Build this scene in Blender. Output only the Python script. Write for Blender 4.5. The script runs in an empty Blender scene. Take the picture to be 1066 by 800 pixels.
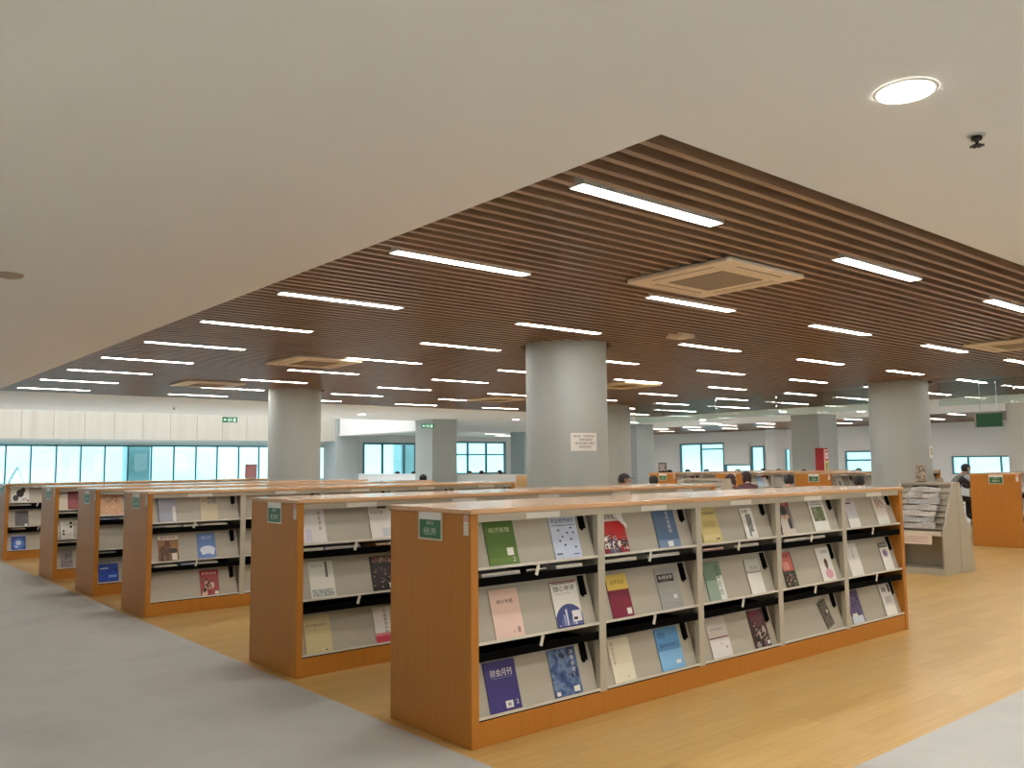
import bpy, bmesh, math, random
from mathutils import Matrix, Vector
random.seed(7)
S = bpy.context.scene
COL = S.collection
PI = math.pi

# ------------------------------------------------------------------ camera
cam_d = bpy.data.cameras.new('camera')
cam = bpy.data.objects.new('camera', cam_d); COL.objects.link(cam)
cam_d.sensor_fit = 'HORIZONTAL'; cam_d.sensor_width = 36.0
cam_d.lens = 895.95 / 1066 * 36.0
cam_d.clip_start = 0.05; cam_d.clip_end = 300
_r = Vector((0.76556926, -0.6432704, -0.01033919)); _u = Vector((-0.05165125, -0.07747423, 0.99565551)); _w = Vector((0.64127674, 0.76170922, 0.09253761))
m4 = Matrix((( _r.x, _u.x, -_w.x, 0), (_r.y, _u.y, -_w.y, 0), (_r.z, _u.z, -_w.z, 1.55), (0, 0, 0, 1)))
cam.matrix_world = m4
S.camera = cam

# ------------------------------------------------------------------ colour management, light levels
S.view_settings.view_transform = 'Standard'
S.view_settings.look = 'None'
S.view_settings.gamma = 1.0
S.view_settings.use_curve_mapping = False
S.view_settings.exposure = 1.12
LAMP = 20.0          # strip light emission
DOWN = 12.0          # round downlight face
DOWN_W = 125.0        # the beam of a round downlight
SKY = 1.15
S.cycles.use_denoising = True
S.cycles.max_bounces = 10
S.cycles.diffuse_bounces = 5
S.cycles.glossy_bounces = 4
S.cycles.transparent_max_bounces = 16
S.cycles.sample_clamp_indirect = 6.0
S.cycles.caustics_reflective = False
S.cycles.caustics_refractive = False

# sky
W = bpy.data.worlds.new('sky'); S.world = W; W.use_nodes = True
nt = W.node_tree; nt.nodes.clear()
n_out = nt.nodes.new('ShaderNodeOutputWorld'); n_bg = nt.nodes.new('ShaderNodeBackground')
n_tc = nt.nodes.new('ShaderNodeTexCoord'); n_no = nt.nodes.new('ShaderNodeTexNoise'); n_cr = nt.nodes.new('ShaderNodeValToRGB')
n_no.inputs['Scale'].default_value = 5.0; n_no.inputs['Detail'].default_value = 3.0
n_mp = nt.nodes.new('ShaderNodeMapping'); n_mp.inputs['Scale'].default_value = (1, 1, 4)
nt.links.new(n_tc.outputs['Generated'], n_mp.inputs['Vector']); nt.links.new(n_mp.outputs['Vector'], n_no.inputs['Vector'])
n_cr.color_ramp.elements[0].position = 0.40; n_cr.color_ramp.elements[0].color = (0.86, 0.97, 1.0, 1)
n_cr.color_ramp.elements[1].position = 0.62; n_cr.color_ramp.elements[1].color = (1.18, 1.08, 1.06, 1)
nt.links.new(n_no.outputs['Fac'], n_cr.inputs['Fac']); nt.links.new(n_cr.outputs['Color'], n_bg.inputs['Color'])
n_bg.inputs['Strength'].default_value = SKY
nt.links.new(n_bg.outputs['Background'], n_out.inputs['Surface'])

# ------------------------------------------------------------------ materials
MATS = {}
def srgb(r, g, b):
    f = lambda c: (c / 255 / 12.92) if c / 255 <= 0.04045 else ((c / 255 + 0.055) / 1.055) ** 2.4
    return (f(r), f(g), f(b))
def mat(name, col, rough=0.5, metal=0.0, spec=0.5, emit=None, es=0.0, coat=0.0):
    if name in MATS: return MATS[name]
    m = bpy.data.materials.new(name); m.use_nodes = True
    b = m.node_tree.nodes['Principled BSDF']
    b.inputs['Base Color'].default_value = (*col, 1); b.inputs['Roughness'].default_value = rough
    b.inputs['Metallic'].default_value = metal; b.inputs['Specular IOR Level'].default_value = spec
    b.inputs['Coat Weight'].default_value = coat
    if emit: b.inputs['Emission Color'].default_value = (*emit, 1); b.inputs['Emission Strength'].default_value = es
    MATS[name] = m; return m
def mnoise(name, cols, scale=(1, 1, 1), nscale=5.0, detail=3.0, rough=0.5, spec=0.5, lo=0.3, hi=0.7, bump=0.0, coord='Object', coat=0.0, kind='LINEAR'):
    """a surface whose own colour wanders between the given colours"""
    if name in MATS: return MATS[name]
    m = mat(name, cols[0], rough, spec=spec, coat=coat); t = m.node_tree; b = t.nodes['Principled BSDF']
    tc = t.nodes.new('ShaderNodeTexCoord'); mp = t.nodes.new('ShaderNodeMapping'); no = t.nodes.new('ShaderNodeTexNoise'); cr = t.nodes.new('ShaderNodeValToRGB')
    mp.inputs['Scale'].default_value = scale; no.inputs['Scale'].default_value = nscale; no.inputs['Detail'].default_value = detail
    t.links.new(tc.outputs[coord], mp.inputs['Vector']); t.links.new(mp.outputs['Vector'], no.inputs['Vector'])
    t.links.new(no.outputs['Fac'], cr.inputs['Fac']); t.links.new(cr.outputs['Color'], b.inputs['Base Color'])
    el = cr.color_ramp.elements
    while len(el) < len(cols): el.new(0.5)
    for i, c in enumerate(cols):
        el[i].position = lo + (hi - lo) * i / max(1, len(cols) - 1); el[i].color = (*c, 1)
    cr.color_ramp.interpolation = kind
    if bump:
        bp = t.nodes.new('ShaderNodeBump'); bp.inputs['Strength'].default_value = bump; bp.inputs['Distance'].default_value = 0.01
        t.links.new(no.outputs['Fac'], bp.inputs['Height']); t.links.new(bp.outputs['Normal'], b.inputs['Normal'])
    return m

M_orange = mnoise('orange_wood', [(0.455, 0.180, 0.028), (0.495, 0.20, 0.033), (0.465, 0.185, 0.029)], scale=(6, 6, 0.6), nscale=3.0, rough=0.4, spec=0.3)
M_top = mnoise('polished_top_wood', [(0.64, 0.385, 0.205), (0.69, 0.42, 0.23)], scale=(0.5, 8, 8), nscale=3.0, rough=0.16)
M_kick = M_orange
M_metal = mat('grey_enamel', srgb(184, 179, 164), 0.45)
M_plate = mat('grey_display_plate', srgb(180, 175, 161), 0.35)
M_lip = mat('pale_lip', srgb(215, 212, 200), 0.3)
M_black = mat('black_enamel', (0.003, 0.003, 0.003), 0.7, spec=0.03)
M_dark = mat('dark_interior', (0.012, 0.012, 0.012), 0.7, spec=0.1)
M_white = mat('white_paper', srgb(232, 231, 226), 0.6)
M_pages = mat('page_edges', srgb(220, 215, 200), 0.7)
M_ink = mat('black_ink', (0.015, 0.013, 0.013), 0.6)
M_green = mat('green_sign', srgb(44, 110, 72), 0.4)
M_soffit = mnoise('white_ceiling_paint', [(0.80, 0.785, 0.745), (0.82, 0.805, 0.765)], nscale=0.6, rough=0.8, spec=0.2)
M_wall = mat('white_wall_paint', srgb(230, 231, 229), 0.8, spec=0.2)
M_column = mnoise('grey_column_paint', [srgb(168, 175, 174), srgb(174, 181, 180)], nscale=0.8, rough=0.55)
M_slat = mnoise('brown_slat_wood', [(0.235, 0.135, 0.076), (0.32, 0.195, 0.115), (0.255, 0.15, 0.085)], scale=(0.7, 10, 10), nscale=2.0, rough=0.28, spec=0.6)
M_deck = mat('dark_ceiling_void', (0.014, 0.009, 0.007), 0.9, spec=0.1)
M_frame = mat('window_frame_teal_grey', srgb(96, 132, 142), 0.4)
M_lampbody = mat('white_lamp_housing', srgb(225, 222, 214), 0.4)
M_lamp = mat('strip_diffuser_glow', (0.9, 0.9, 0.9), 0.5, emit=(1.0, 0.955, 0.89), es=LAMP)
M_down = mat('downlight_glow', (0.9, 0.9, 0.9), 0.5, emit=(1.0, 0.96, 0.90), es=DOWN)
M_beige = mat('beige_plastic', srgb(232, 218, 194), 0.5)
M_grille = mat('grille_grey', srgb(165, 150, 128), 0.6)
M_steel = mat('steel', (0.5, 0.5, 0.5), 0.3, metal=1.0)
M_skin = mat('skin', (0.58, 0.36, 0.27), 0.5)
M_hair = mat('black_hair', (0.012, 0.010, 0.010), 0.5)
M_red = mat('red_paint', srgb(165, 30, 38), 0.4)

def glass(name, tint, gl=0.06):
    m = bpy.data.materials.new(name); m.use_nodes = True; t = m.node_tree; t.nodes.clear()
    o = t.nodes.new('ShaderNodeOutputMaterial'); mx = t.nodes.new('ShaderNodeMixShader'); tr = t.nodes.new('ShaderNodeBsdfTransparent'); g = t.nodes.new('ShaderNodeBsdfGlossy'); f = t.nodes.new('ShaderNodeFresnel')
    f.inputs['IOR'].default_value = 1.45; g.inputs['Roughness'].default_value = 0.02
    tr.inputs['Color'].default_value = (*tint, 1); g.inputs['Color'].default_value = (0.9, 0.95, 0.95, 1)
    t.links.new(f.outputs['Fac'], mx.inputs['Fac']); t.links.new(tr.outputs['BSDF'], mx.inputs[1]); t.links.new(g.outputs['BSDF'], mx.inputs[2]); t.links.new(mx.outputs['Shader'], o.inputs['Surface'])
    MATS[name] = m; return m
M_glass = glass('tinted_window_glass', (0.62, 0.94, 1.0))
M_bounce = mat('pale_bounce_floor', srgb(226, 227, 225), 0.4)
M_added_glass = glass('added_window_glass', (0.97, 0.93, 0.88))  # for the added windows behind the viewer, kept neutral for their fill light
M_clear = glass('clear_glass', (0.86, 0.95, 0.94))

# carpet and wood floor
M_carpet = mnoise('grey_carpet', [srgb(170, 170, 168), srgb(182, 182, 179), srgb(175, 175, 173)], nscale=1.3, detail=6, rough=0.62, spec=0.35)
def wood_floor():
    m = mat('oak_plank_floor', (0.55, 0.34, 0.12), 0.33); t = m.node_tree; b = t.nodes['Principled BSDF']
    tc = t.nodes.new('ShaderNodeTexCoord'); br = t.nodes.new('ShaderNodeTexBrick'); mp = t.nodes.new('ShaderNodeMapping')
    br.inputs['Scale'].default_value = 1.0; br.inputs['Brick Width'].default_value = 1.2; br.inputs['Row Height'].default_value = 0.15; br.inputs['Mortar Size'].default_value = 0.0018
    br.inputs['Color1'].default_value = (0.585, 0.385, 0.135, 1); br.inputs['Color2'].default_value = (0.51, 0.315, 0.10, 1); br.inputs['Mortar'].default_value = (0.44, 0.25, 0.085, 1); br.inputs['Bias'].default_value = -0.2
    no = t.nodes.new('ShaderNodeTexNoise'); no.inputs['Scale'].default_value = 3.0; no.inputs['Detail'].default_value = 5; mp.inputs['Scale'].default_value = (0.8, 9, 1)
    mx = t.nodes.new('ShaderNodeMixRGB'); mx.blend_type = 'MULTIPLY'; mx.inputs['Fac'].default_value = 0.35
    cr = t.nodes.new('ShaderNodeValToRGB'); cr.color_ramp.elements[0].color = (0.72, 0.66, 0.58, 1); cr.color_ramp.elements[0].position = 0.3; cr.color_ramp.elements[1].position = 0.65
    t.links.new(tc.outputs['Object'], br.inputs['Vector']); t.links.new(tc.outputs['Object'], mp.inputs['Vector']); t.links.new(mp.outputs['Vector'], no.inputs['Vector'])
    t.links.new(no.outputs['Fac'], cr.inputs['Fac']); t.links.new(br.outputs['Color'], mx.inputs['Color1']); t.links.new(cr.outputs['Color'], mx.inputs['Color2']); t.links.new(mx.outputs['Color'], b.inputs['Base Color'])
    return m
M_floor = wood_floor()

# ------------------------------------------------------------------ mesh helpers
class MB:
    """collects shapes; build() links them as ONE mesh object"""
    def __init__(s): s.v = []; s.f = []; s.mi = []; s.ms = []; s.sm = []
    def mid(s, m):
        if m not in s.ms: s.ms.append(m)
        return s.ms.index(m)
    def add(s, vs, fs, m, smooth=False, mx=None):
        o = len(s.v); k = s.mid(m)
        for v in vs:
            v = Vector(v)
            if mx is not None: v = mx @ v
            s.v.append(tuple(v))
        for f in fs: s.f.append(tuple(o + i for i in f)); s.mi.append(k); s.sm.append(smooth)
        return s
    def box(s, a, b, m, mx=None):
        x0, y0, z0 = a; x1, y1, z1 = b
        vs = [(x0, y0, z0), (x1, y0, z0), (x1, y1, z0), (x0, y1, z0), (x0, y0, z1), (x1, y0, z1), (x1, y1, z1), (x0, y1, z1)]
        fs = [(0, 3, 2, 1), (4, 5, 6, 7), (0, 1, 5, 4), (1, 2, 6, 5), (2, 3, 7, 6), (3, 0, 4, 7)]
        return s.add(vs, fs, m, False, mx)
    def prism(s, pts, ax, a, b, m, mx=None):
        """polygon pts extruded along axis ax (0 x, 1 y, 2 z) from a to b"""
        n = len(pts)
        def mk(p, q):
            return (q, p[0], p[1]) if ax == 0 else (p[0], q, p[1]) if ax == 1 else (p[0], p[1], q)
        vs = [mk(p, a) for p in pts] + [mk(p, b) for p in pts]
        fs = [tuple(range(n))[::-1], tuple(range(n, 2 * n))] + [(i, (i + 1) % n, n + (i + 1) % n, n + i) for i in range(n)]
        return s.add(vs, fs, m, False, mx)
    def cyl(s, c, r, z0, z1, m, n=24, r2=None, mx=None, smooth=True):
        r2 = r if r2 is None else r2
        ring = lambda rr, z: [(c[0] + rr * math.cos(2 * PI * i / n), c[1] + rr * math.sin(2 * PI * i / n), z) for i in range(n)]
        s.add(ring(r, z0) + ring(r2, z1), [(i, (i + 1) % n, n + (i + 1) % n, n + i) for i in range(n)], m, smooth, mx)
        s.add(ring(r, z0), [tuple(range(n))[::-1]], m, False, mx); s.add(ring(r2, z1), [tuple(range(n))], m, False, mx)
        return s
    def tube(s, p, q, r, m, n=8, r2=None):
        p, q = Vector(p), Vector(q); d = q - p; L = d.length
        mx = Matrix.Translation(p) @ d.to_track_quat('Z', 'Y').to_matrix().to_4x4()
        return s.cyl((0, 0), r, 0, L, m, n, r2, mx)
    def ball(s, c, r, m, nu=16, nv=10, z0=-1.0, mx=None):
        """ellipsoid; r=(rx,ry,rz); z0 cuts it from below (-1 keeps all)"""
        vs = []; fs = []
        a0 = math.asin(max(-1, z0))
        for j in range(nv + 1):
            a = a0 + (PI / 2 - a0) * j / nv
            for i in range(nu):
                b = 2 * PI * i / nu
                vs.append((c[0] + r[0] * math.cos(a) * math.cos(b), c[1] + r[1] * math.cos(a) * math.sin(b), c[2] + r[2] * math.sin(a)))
        for j in range(nv):
            for i in range(nu): fs.append((j * nu + i, j * nu + (i + 1) % nu, (j + 1) * nu + (i + 1) % nu, (j + 1) * nu + i))
        return s.add(vs, fs, m, True, mx)
    def mesh(s, name):
        me = bpy.data.meshes.new(name); me.from_pydata(s.v, [], s.f)
        for m in s.ms: me.materials.append(m)
        me.polygons.foreach_set('material_index', s.mi); me.polygons.foreach_set('use_smooth', s.sm); me.update()
        bm = bmesh.new(); bm.from_mesh(me); bmesh.ops.recalc_face_normals(bm, faces=bm.faces); bm.to_mesh(me); bm.free()
        return me
    def build(s, name, parent=None, bevel=0.0):
        o = bpy.data.objects.new(name, s.mesh(name)); COL.objects.link(o)
        if parent: o.parent = parent
        if bevel:
            b = o.modifiers.new('bevel', 'BEVEL'); b.width = bevel; b.segments = 2; b.limit_method = 'ANGLE'
        return o
def tag(o, label, cat, group=None, kind=None):
    o['label'] = label; o['category'] = cat
    if group: o['group'] = group
    if kind: o['kind'] = kind
    return o
def empty(name, loc, rz=0):
    o = bpy.data.objects.new(name, None); COL.objects.link(o); o.location = loc; o.rotation_euler = (0, 0, rz); o.empty_display_size = 0.1
    return o
def struct(o): o['kind'] = 'structure'; return o
def copy_tree(o, parent=None):
    c = o.copy(); COL.objects.link(c)
    if parent: c.parent = parent
    for ch in list(o.children): copy_tree(ch, c)
    return c
_tc = {}
def text_mesh(s):
    """outline of a piece of writing, 1 unit high, as vertices and faces"""
    if s in _tc: return _tc[s]
    cu = bpy.data.curves.new('writing', 'FONT'); cu.body = s; cu.size = 1.0; cu.resolution_u = 2; cu.extrude = 0.0
    ob = bpy.data.objects.new('writing', cu); COL.objects.link(ob)
    bpy.context.view_layer.update()
    me = bpy.data.meshes.new_from_object(ob.evaluated_get(bpy.context.evaluated_depsgraph_get()))
    r = ([tuple(v.co) for v in me.vertices], [tuple(p.vertices) for p in me.polygons])
    bpy.data.objects.remove(ob); bpy.data.curves.remove(cu); bpy.data.meshes.remove(me)
    xs = [v[0] for v in r[0]] or [0, 1]; ys = [v[1] for v in r[0]] or [0, 1]
    _tc[s] = (r[0], r[1], min(xs), max(xs), min(ys), max(ys)); return _tc[s]
def put_text(mb, s, x, y, w, h, z, m, mx=None):
    """writing fitted into the box x..x+w, y..y+h of the local plane at height z"""
    v, f, a, b, c, d = text_mesh(s)
    if not f: return
    sx = w / max(1e-6, b - a); sy = h / max(1e-6, d - c)
    mb.add([(x + (p[0] - a) * sx, y + (p[1] - c) * sy, z) for p in v], f, m, False, mx)

# ------------------------------------------------------------------ structure
CH = 3.05
XE, YE = 2.86, 2.36
# floors
f = MB(); f.box((XE, YE, -0.1), (22.4, 19.2, 0), M_floor); struct(f.build('floor'))
f = MB(); f.box((XE, 19.2, -0.1), (37, 38.2, 0), M_bounce); f.box((22.4, YE, -0.1), (37, 19.2, 0), M_bounce); struct(f.build('floor'))  # unseen far floor, made pale to bounce light onto ceilings and walls
f = MB(); f.box((-9, -9, -0.1), (XE, 38.2, 0), M_carpet); f.box((XE, -9, -0.1), (37, YE, 0), M_carpet); struct(f.build('floor'))

# columns (centre, half size); the atrium and far ones are square
ROUND = [(7.65, 8.0, 0.52), (7.72, 15.9, 0.51), (16.72, 8.05, 0.55), (16.75, 15.9, 0.57), (7.65, 0.1, 0.52)]
COLS = []
for x, y, r in ROUND[:4]:
    mb = MB(); mb.cyl((0, 0), r, 0, CH + 0.3, M_column, 64); mb.cyl((0, 0), r + 0.012, 0, 0.12, M_metal, 64)
    o = mb.build('column'); o.location = (x, y, 0); struct(o); COLS.append(o)
SQ = [(16.75, 23.9, 0.5, 0.5, 4.6), (16.75, 30.4, 0.5, 0.5, 4.6), (25.85, 15.3, 0.55, 0.5, CH), (25.85, 23.1, 0.5, 0.5, CH), (11.7, 39.4, 0.45, 0.4, 5), (25.75, 39.5, 0.6, 0.4, 5), (26.9, 31.0, 0.5, 0.5, CH), (25.75, 8.72, 0.5, 0.5, CH)]
for x, y, a, b, h in SQ:
    mb = MB(); mb.box((-a, -b, 0), (a, b, h), M_wall if y < 9 else M_column); mb.box((-a - 0.01, -b - 0.01, 0), (a + 0.01, b + 0.01, 0.12), M_metal)
    o = mb.build('column'); o.location = (x, y, 0); struct(o)

# lamps, cassettes: positions on the slat ceiling
LX = [3.21 + 2.73 * k for k in range(7)]; LY = [3.256 + 1.845 * k for k in range(9)]
LX2 = [29.4 + 2.73 * k for k in range(2)]; LY2 = [3.256 + 1.845 * k for k in range(16)]
AC = [(5.73, 4.22), (5.75, 11.25), (5.75, 15.35), (12.25, 4.25), (12.3, 11.25), (12.5, 15.4)]
SX0, SX1, SY0, SY1 = 2.998, 21.95, 2.48, 18.86
ZX0, ZX1, ZY0, ZY1 = 29.0, 36.2, 2.48, 33.0
# plain white ceiling around the slats
c = MB()
T = CH + 0.12
c.box((-9, -9, CH), (SX0, 24.5, T), M_soffit)
c.box((SX0, -9, CH), (36.2, SY0, T), M_soffit)
c.box((SX0, SY1, CH), (17.0, 24.5, T), M_soffit)
c.box((17.0, SY1, CH), (ZX0, 38, T), M_soffit)
c.box((SX1, SY0, CH), (ZX0, SY1, T), M_soffit)
c.box((ZX0, ZY1, CH), (36.2, 38, T), M_soffit)
struct(c.build('ceiling'))
# dark void above the slats
d = MB()
for (a, b, e, g) in ((SX0, SX1, SY0, SY1), (ZX0, ZX1, ZY0, ZY1)):
    d.box((a - .05, e - .05, CH + 0.34), (b + .05, g + .05, CH + 0.4), M_deck)
    d.box((a - .05, e - .05, T), (a, g + .05, CH + .34), M_deck); d.box((b, e - .05, T), (b + .05, g + .05, CH + .34), M_deck)
    d.box((a, e - .05, T), (b, e, CH + .34), M_deck); d.box((a, g, T), (b, g + .05, CH + .34), M_deck)
struct(d.build('ceiling'))
# slats, interrupted at columns, lights and cassettes
PITCH = 1.845 / 14
def slats(x0, x1, y0, y1, lx, ly, cass, rounds):
    s = MB(); y = 3.256 - 5 * PITCH
    while y < y1 - 0.03:
        cuts = []
        for (cx, cy, r) in rounds:
            dy = abs(y - cy)
            if dy < r + 0.03:
                h = math.sqrt(max(0.0, (r + 0.05) ** 2 - max(0, dy - .02) ** 2)); cuts.append((cx - h, cx + h))
        for (cx, cy) in cass:
            if abs(y - cy) < 0.535: cuts.append((cx - 0.53, cx + 0.53))
        for Y in ly:
            if abs(y - Y) < 0.07:
                for X in lx: cuts.append((X - 0.03, X + 1.28))
        cuts.sort(); a = x0
        for (p, q) in cuts:
            if p > a and p < x1: s.box((a, y - 0.021, CH), (min(p, x1), y + 0.021, CH + 0.16), M_slat)
            a = max(a, q)
        if a < x1: s.box((a, y - 0.021, CH), (x1, y + 0.021, CH + 0.16), M_slat)
        y += PITCH
    return struct(s.build('ceiling'))
slats(SX0, SX1, SY0, SY1, LX, LY, AC, ROUND[:4])
slats(ZX0, ZX1, ZY0, ZY1, LX2, LY2, [], [])

# walls
def wall(name, a, b, m=M_wall): mb = MB(); mb.box(a, b, m); return struct(mb.build(name))
wall('wall_left', (-9.2, -9, 0), (-9, 38, CH + .1)); 
WF_ADDED = [(-8 + 5.5 * k, -3 + 5.5 * k, .4, 2.9) for k in range(8)]  # unseen windows behind the viewer, added to brighten plain ceiling and front rack
# far wall beyond the atrium with its band of windows (y = 38)
def win(name, axis, pos, a, b, z0, z1, mull=(), trans=(), fr=0.05, gm=None):
    gm = gm or M_glass
    """a glazed opening in a wall plane: frame with mullions, and its pane"""
    mb = MB()
    def bx(u0, u1, w0, w1, dd=0.05):
        if axis == 'y': mb.box((u0, pos - dd, w0), (u1, pos + dd, w1), M_frame)
        else: mb.box((pos - dd, u0, w0), (pos + dd, u1, w1), M_frame)
    bx(a, a + fr, z0, z1); bx(b - fr, b, z0, z1); bx(a + fr, b - fr, z0, z0 + fr); bx(a + fr, b - fr, z1 - fr, z1)
    for u in mull: bx(u - fr / 2, u + fr / 2, z0 + fr, z1 - fr, 0.045)
    for w in trans:
        if isinstance(w, tuple): bx(w[1], w[2], w[0] - .04, w[0] + .04, .04)
        else: bx(a + fr, b - fr, w - 0.04, w + 0.04, 0.04)
    o = struct(mb.build(name))
    g = MB()
    if axis == 'y': g.box((a + fr, pos - 0.006, z0 + fr), (b - fr, pos + 0.006, z1 - fr), gm)
    else: g.box((pos - 0.006, a + fr, z0 + fr), (pos + 0.006, b - fr, z1 - fr), gm)
    g.build('pane', o)
    return o
def wall_with(name, axis, pos, a, b, z1, holes, th=0.1):
    """wall slab with rectangular holes (u0,u1,w0,w1)"""
    us = sorted({a, b, *[h[0] for h in holes], *[h[1] for h in holes]})
    mb = MB()
    for u0, u1 in zip(us, us[1:]):
        cur = 0.0
        hs = sorted([h for h in holes if h[0] <= u0 + 1e-6 and h[1] >= u1 - 1e-6], key=lambda h: h[2])
        for seg in [(cur, hs[0][2])] + [(hs[i][3], hs[i + 1][2]) for i in range(len(hs) - 1)] + [(hs[-1][3], z1)] if hs else [(0, z1)]:
            if seg[1] - seg[0] < 1e-4: continue
            if axis == 'y': mb.box((u0, pos - th, seg[0]), (u1, pos + th, seg[1]), M_wall)
            else: mb.box((pos - th, u0, seg[0]), (pos + th, u1, seg[1]), M_wall)
    return struct(mb.build(name))
wall_with('wall_front', 'y', -9.1, -9, 36.3, CH + .1, WF_ADDED)
for k, q in enumerate(WF_ADDED): win('window_%d' % (10 + k), 'y', -9.02, *q, mull=[q[0] + 1.67, q[0] + 3.33], gm=M_added_glass)  # added windows, out of view, letting in extra daylight
WL = (-8.5, 20.9, 0.9, 2.485); WB = (22.15, 25.35, 0.98, 2.70); WC = (27.6, 31.45, 1.0, 2.81)
wall_with('wall_back', 'y', 38.1, -9, 36.3, CH + .1, [WL, WB, WC])
mull = [6.47, 7.335, 8.236, 9.134, 10.043, 10.95, 11.9, 12.84, 13.794, 14.737, 15.733, 16.69, 17.65, 18.6, 19.55, 20.4] + [6.47 - .9 * k for k in range(1, 16)]
win('window_1', 'y', 38.02, *WL, mull=mull)
win('window_2', 'y', 38.02, *WB, mull=[23.3, 24.6], fr=0.1)
win('window_3', 'y', 38.02, *WC, mull=[28.75, 30.05], trans=[2.08], fr=0.1)
# frieze across the atrium, soffit behind it, beam along the atrium side
fm = mnoise('cream_frieze_panels', [srgb(182, 178, 166), srgb(188, 184, 173), srgb(179, 174, 162)], scale=(1.4, 0.1, 0.05), nscale=2.0, rough=0.6)
mb = MB(); mb.box((-9, 30.0, 2.495), (16.25, 30.15, 4.6), fm)
for k in range(28): mb.box((-8.9 + .9 * k, 29.985, 2.495), (-8.02 + .9 * k, 30.0, 4.6), fm)
struct(mb.build('wall_frieze'))
wall('ceiling', (-9, 30.15, 2.495), (17.0, 38, 2.6), M_soffit)
mb = MB(); mb.box((16.35, 24.5, 2.72), (17.1, 29.8, 4.6), M_wall); mb.box((16.3, 24.45, 2.70), (17.15, 29.8, 2.74), M_wall); struct(mb.build('trim_1'))
mb = MB(); mb.box((-9, 24.5, CH), (16.35, 24.62, 4.6), M_soffit); struct(mb.build('trim_2'))
# low white balustrade wall at the atrium edge
mb = MB(); mb.box((17.25, 19.6, 0), (17.4, 30, 1.19), M_wall); mb.box((17.21, 19.56, 1.19), (17.44, 30, 1.23), M_wall); struct(mb.build('trim_3'))

# right-hand wall (x = 36.2)
H1 = (26.42, 29.25, 0.95, 2.52); H2 = (24.86, 26.40, 1.0, 1.42); H3 = (24.1, 24.86, 0.95, 2.30); H4 = (18.3, 19.95, 0.95, 1.97); H5 = (12.6, 15.35, 0.95, 1.68); H6 = (22.72, 22.95, 0.95, 2.1)
wall_with('wall_right', 'x', 36.3, -9, 38.2, CH + .1, [H1, H2, H3, H4, H5, H6])
win('window_4', 'x', 36.22, *H1, mull=[27.88], trans=[(2.2, 26.51, 27.83)], fr=0.09)
win('window_5', 'x', 36.22, *H2, fr=0.07)
win('window_6', 'x', 36.22, *H3, fr=0.08)
win('window_7', 'x', 36.22, *H4, trans=[1.56], fr=0.07)
win('window_8', 'x', 36.22, *H5, mull=[13.5, 14.72], fr=0.06)
win('window_9', 'x', 36.22, *H6, fr=0.02)
mb = MB(); mb.prism([(36.2, 22.95), (35.8, 23.2), (35.8, 23.75), (36.2, 24.05)], 2, 0, CH, M_wall); struct(mb.build('trim_4'))
bl = MB(); bl.box((36.10, 24.9, 1.42), (36.16, 26.38, 2.5), M_wall); bl.box((36.09, 24.9, 1.40), (36.17, 26.38, 1.43), M_metal)
tag(bl.build('roller_blind'), 'white roller blind drawn most of the way down over a far right window', 'blind')

# ------------------------------------------------------------------ ceiling fittings
def strip_light():
    r = empty('strip_light', (0, 0, 0))
    h = MB(); h.box((0, -0.056, CH + 0.02), (1.25, 0.056, CH + 0.07), M_lampbody); h.box((0, -0.056, CH), (1.25, -0.05, CH + .02), M_lampbody); h.box((0, 0.05, CH), (1.25, 0.056, CH + .02), M_lampbody); h.box((0, -.05, CH), (.006, .05, CH + .02), M_lampbody); h.box((1.244, -.05, CH), (1.25, .05, CH + .02), M_lampbody); h.build('housing', r)
    g = MB(); n = 8
    pts = [(0.056 + 0.048 * math.cos(PI / 2 + PI * i / n), 0.048 * math.sin(PI / 2 + PI * i / n)) for i in range(n + 1)] + [(1.194 + 0.048 * math.cos(-PI / 2 + PI * i / n), 0.048 * math.sin(-PI / 2 + PI * i / n)) for i in range(n + 1)]
    g.prism(pts, 2, CH + 0.004, CH + 0.019, M_lamp); g.build('diffuser', r)
    return r
p0 = strip_light(); first = True
for X in LX:
    for Y in LY:
        o = p0 if first else copy_tree(p0); first = False
        o.location = (X, Y, 0)
        tag(o, 'lit white strip light set between slats of the large brown slatted ceiling', 'light', 'strip lights of the large slatted ceiling')
for X in LX2:
    for Y in LY2:
        o = copy_tree(p0); o.location = (X, Y, 0)
        tag(o, 'lit strip light of the smaller far slatted ceiling before the right wall', 'light', 'strip lights of the far slatted ceiling')
for X, Y in ((26.2, 33.2), (28.4, 35.2), (27.2, 28.2), (30.0, 34.6), (24.0, 34.6), (25.0, 26.4), (27.0, 24.6), (23.0, 21.5), (26.8, 20.6)):
    o = copy_tree(p0); o.location = (X, Y, -0.02)
    tag(o, 'lit strip light on the plain white ceiling near the far back windows', 'light', 'strip lights by the back windows')

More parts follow.
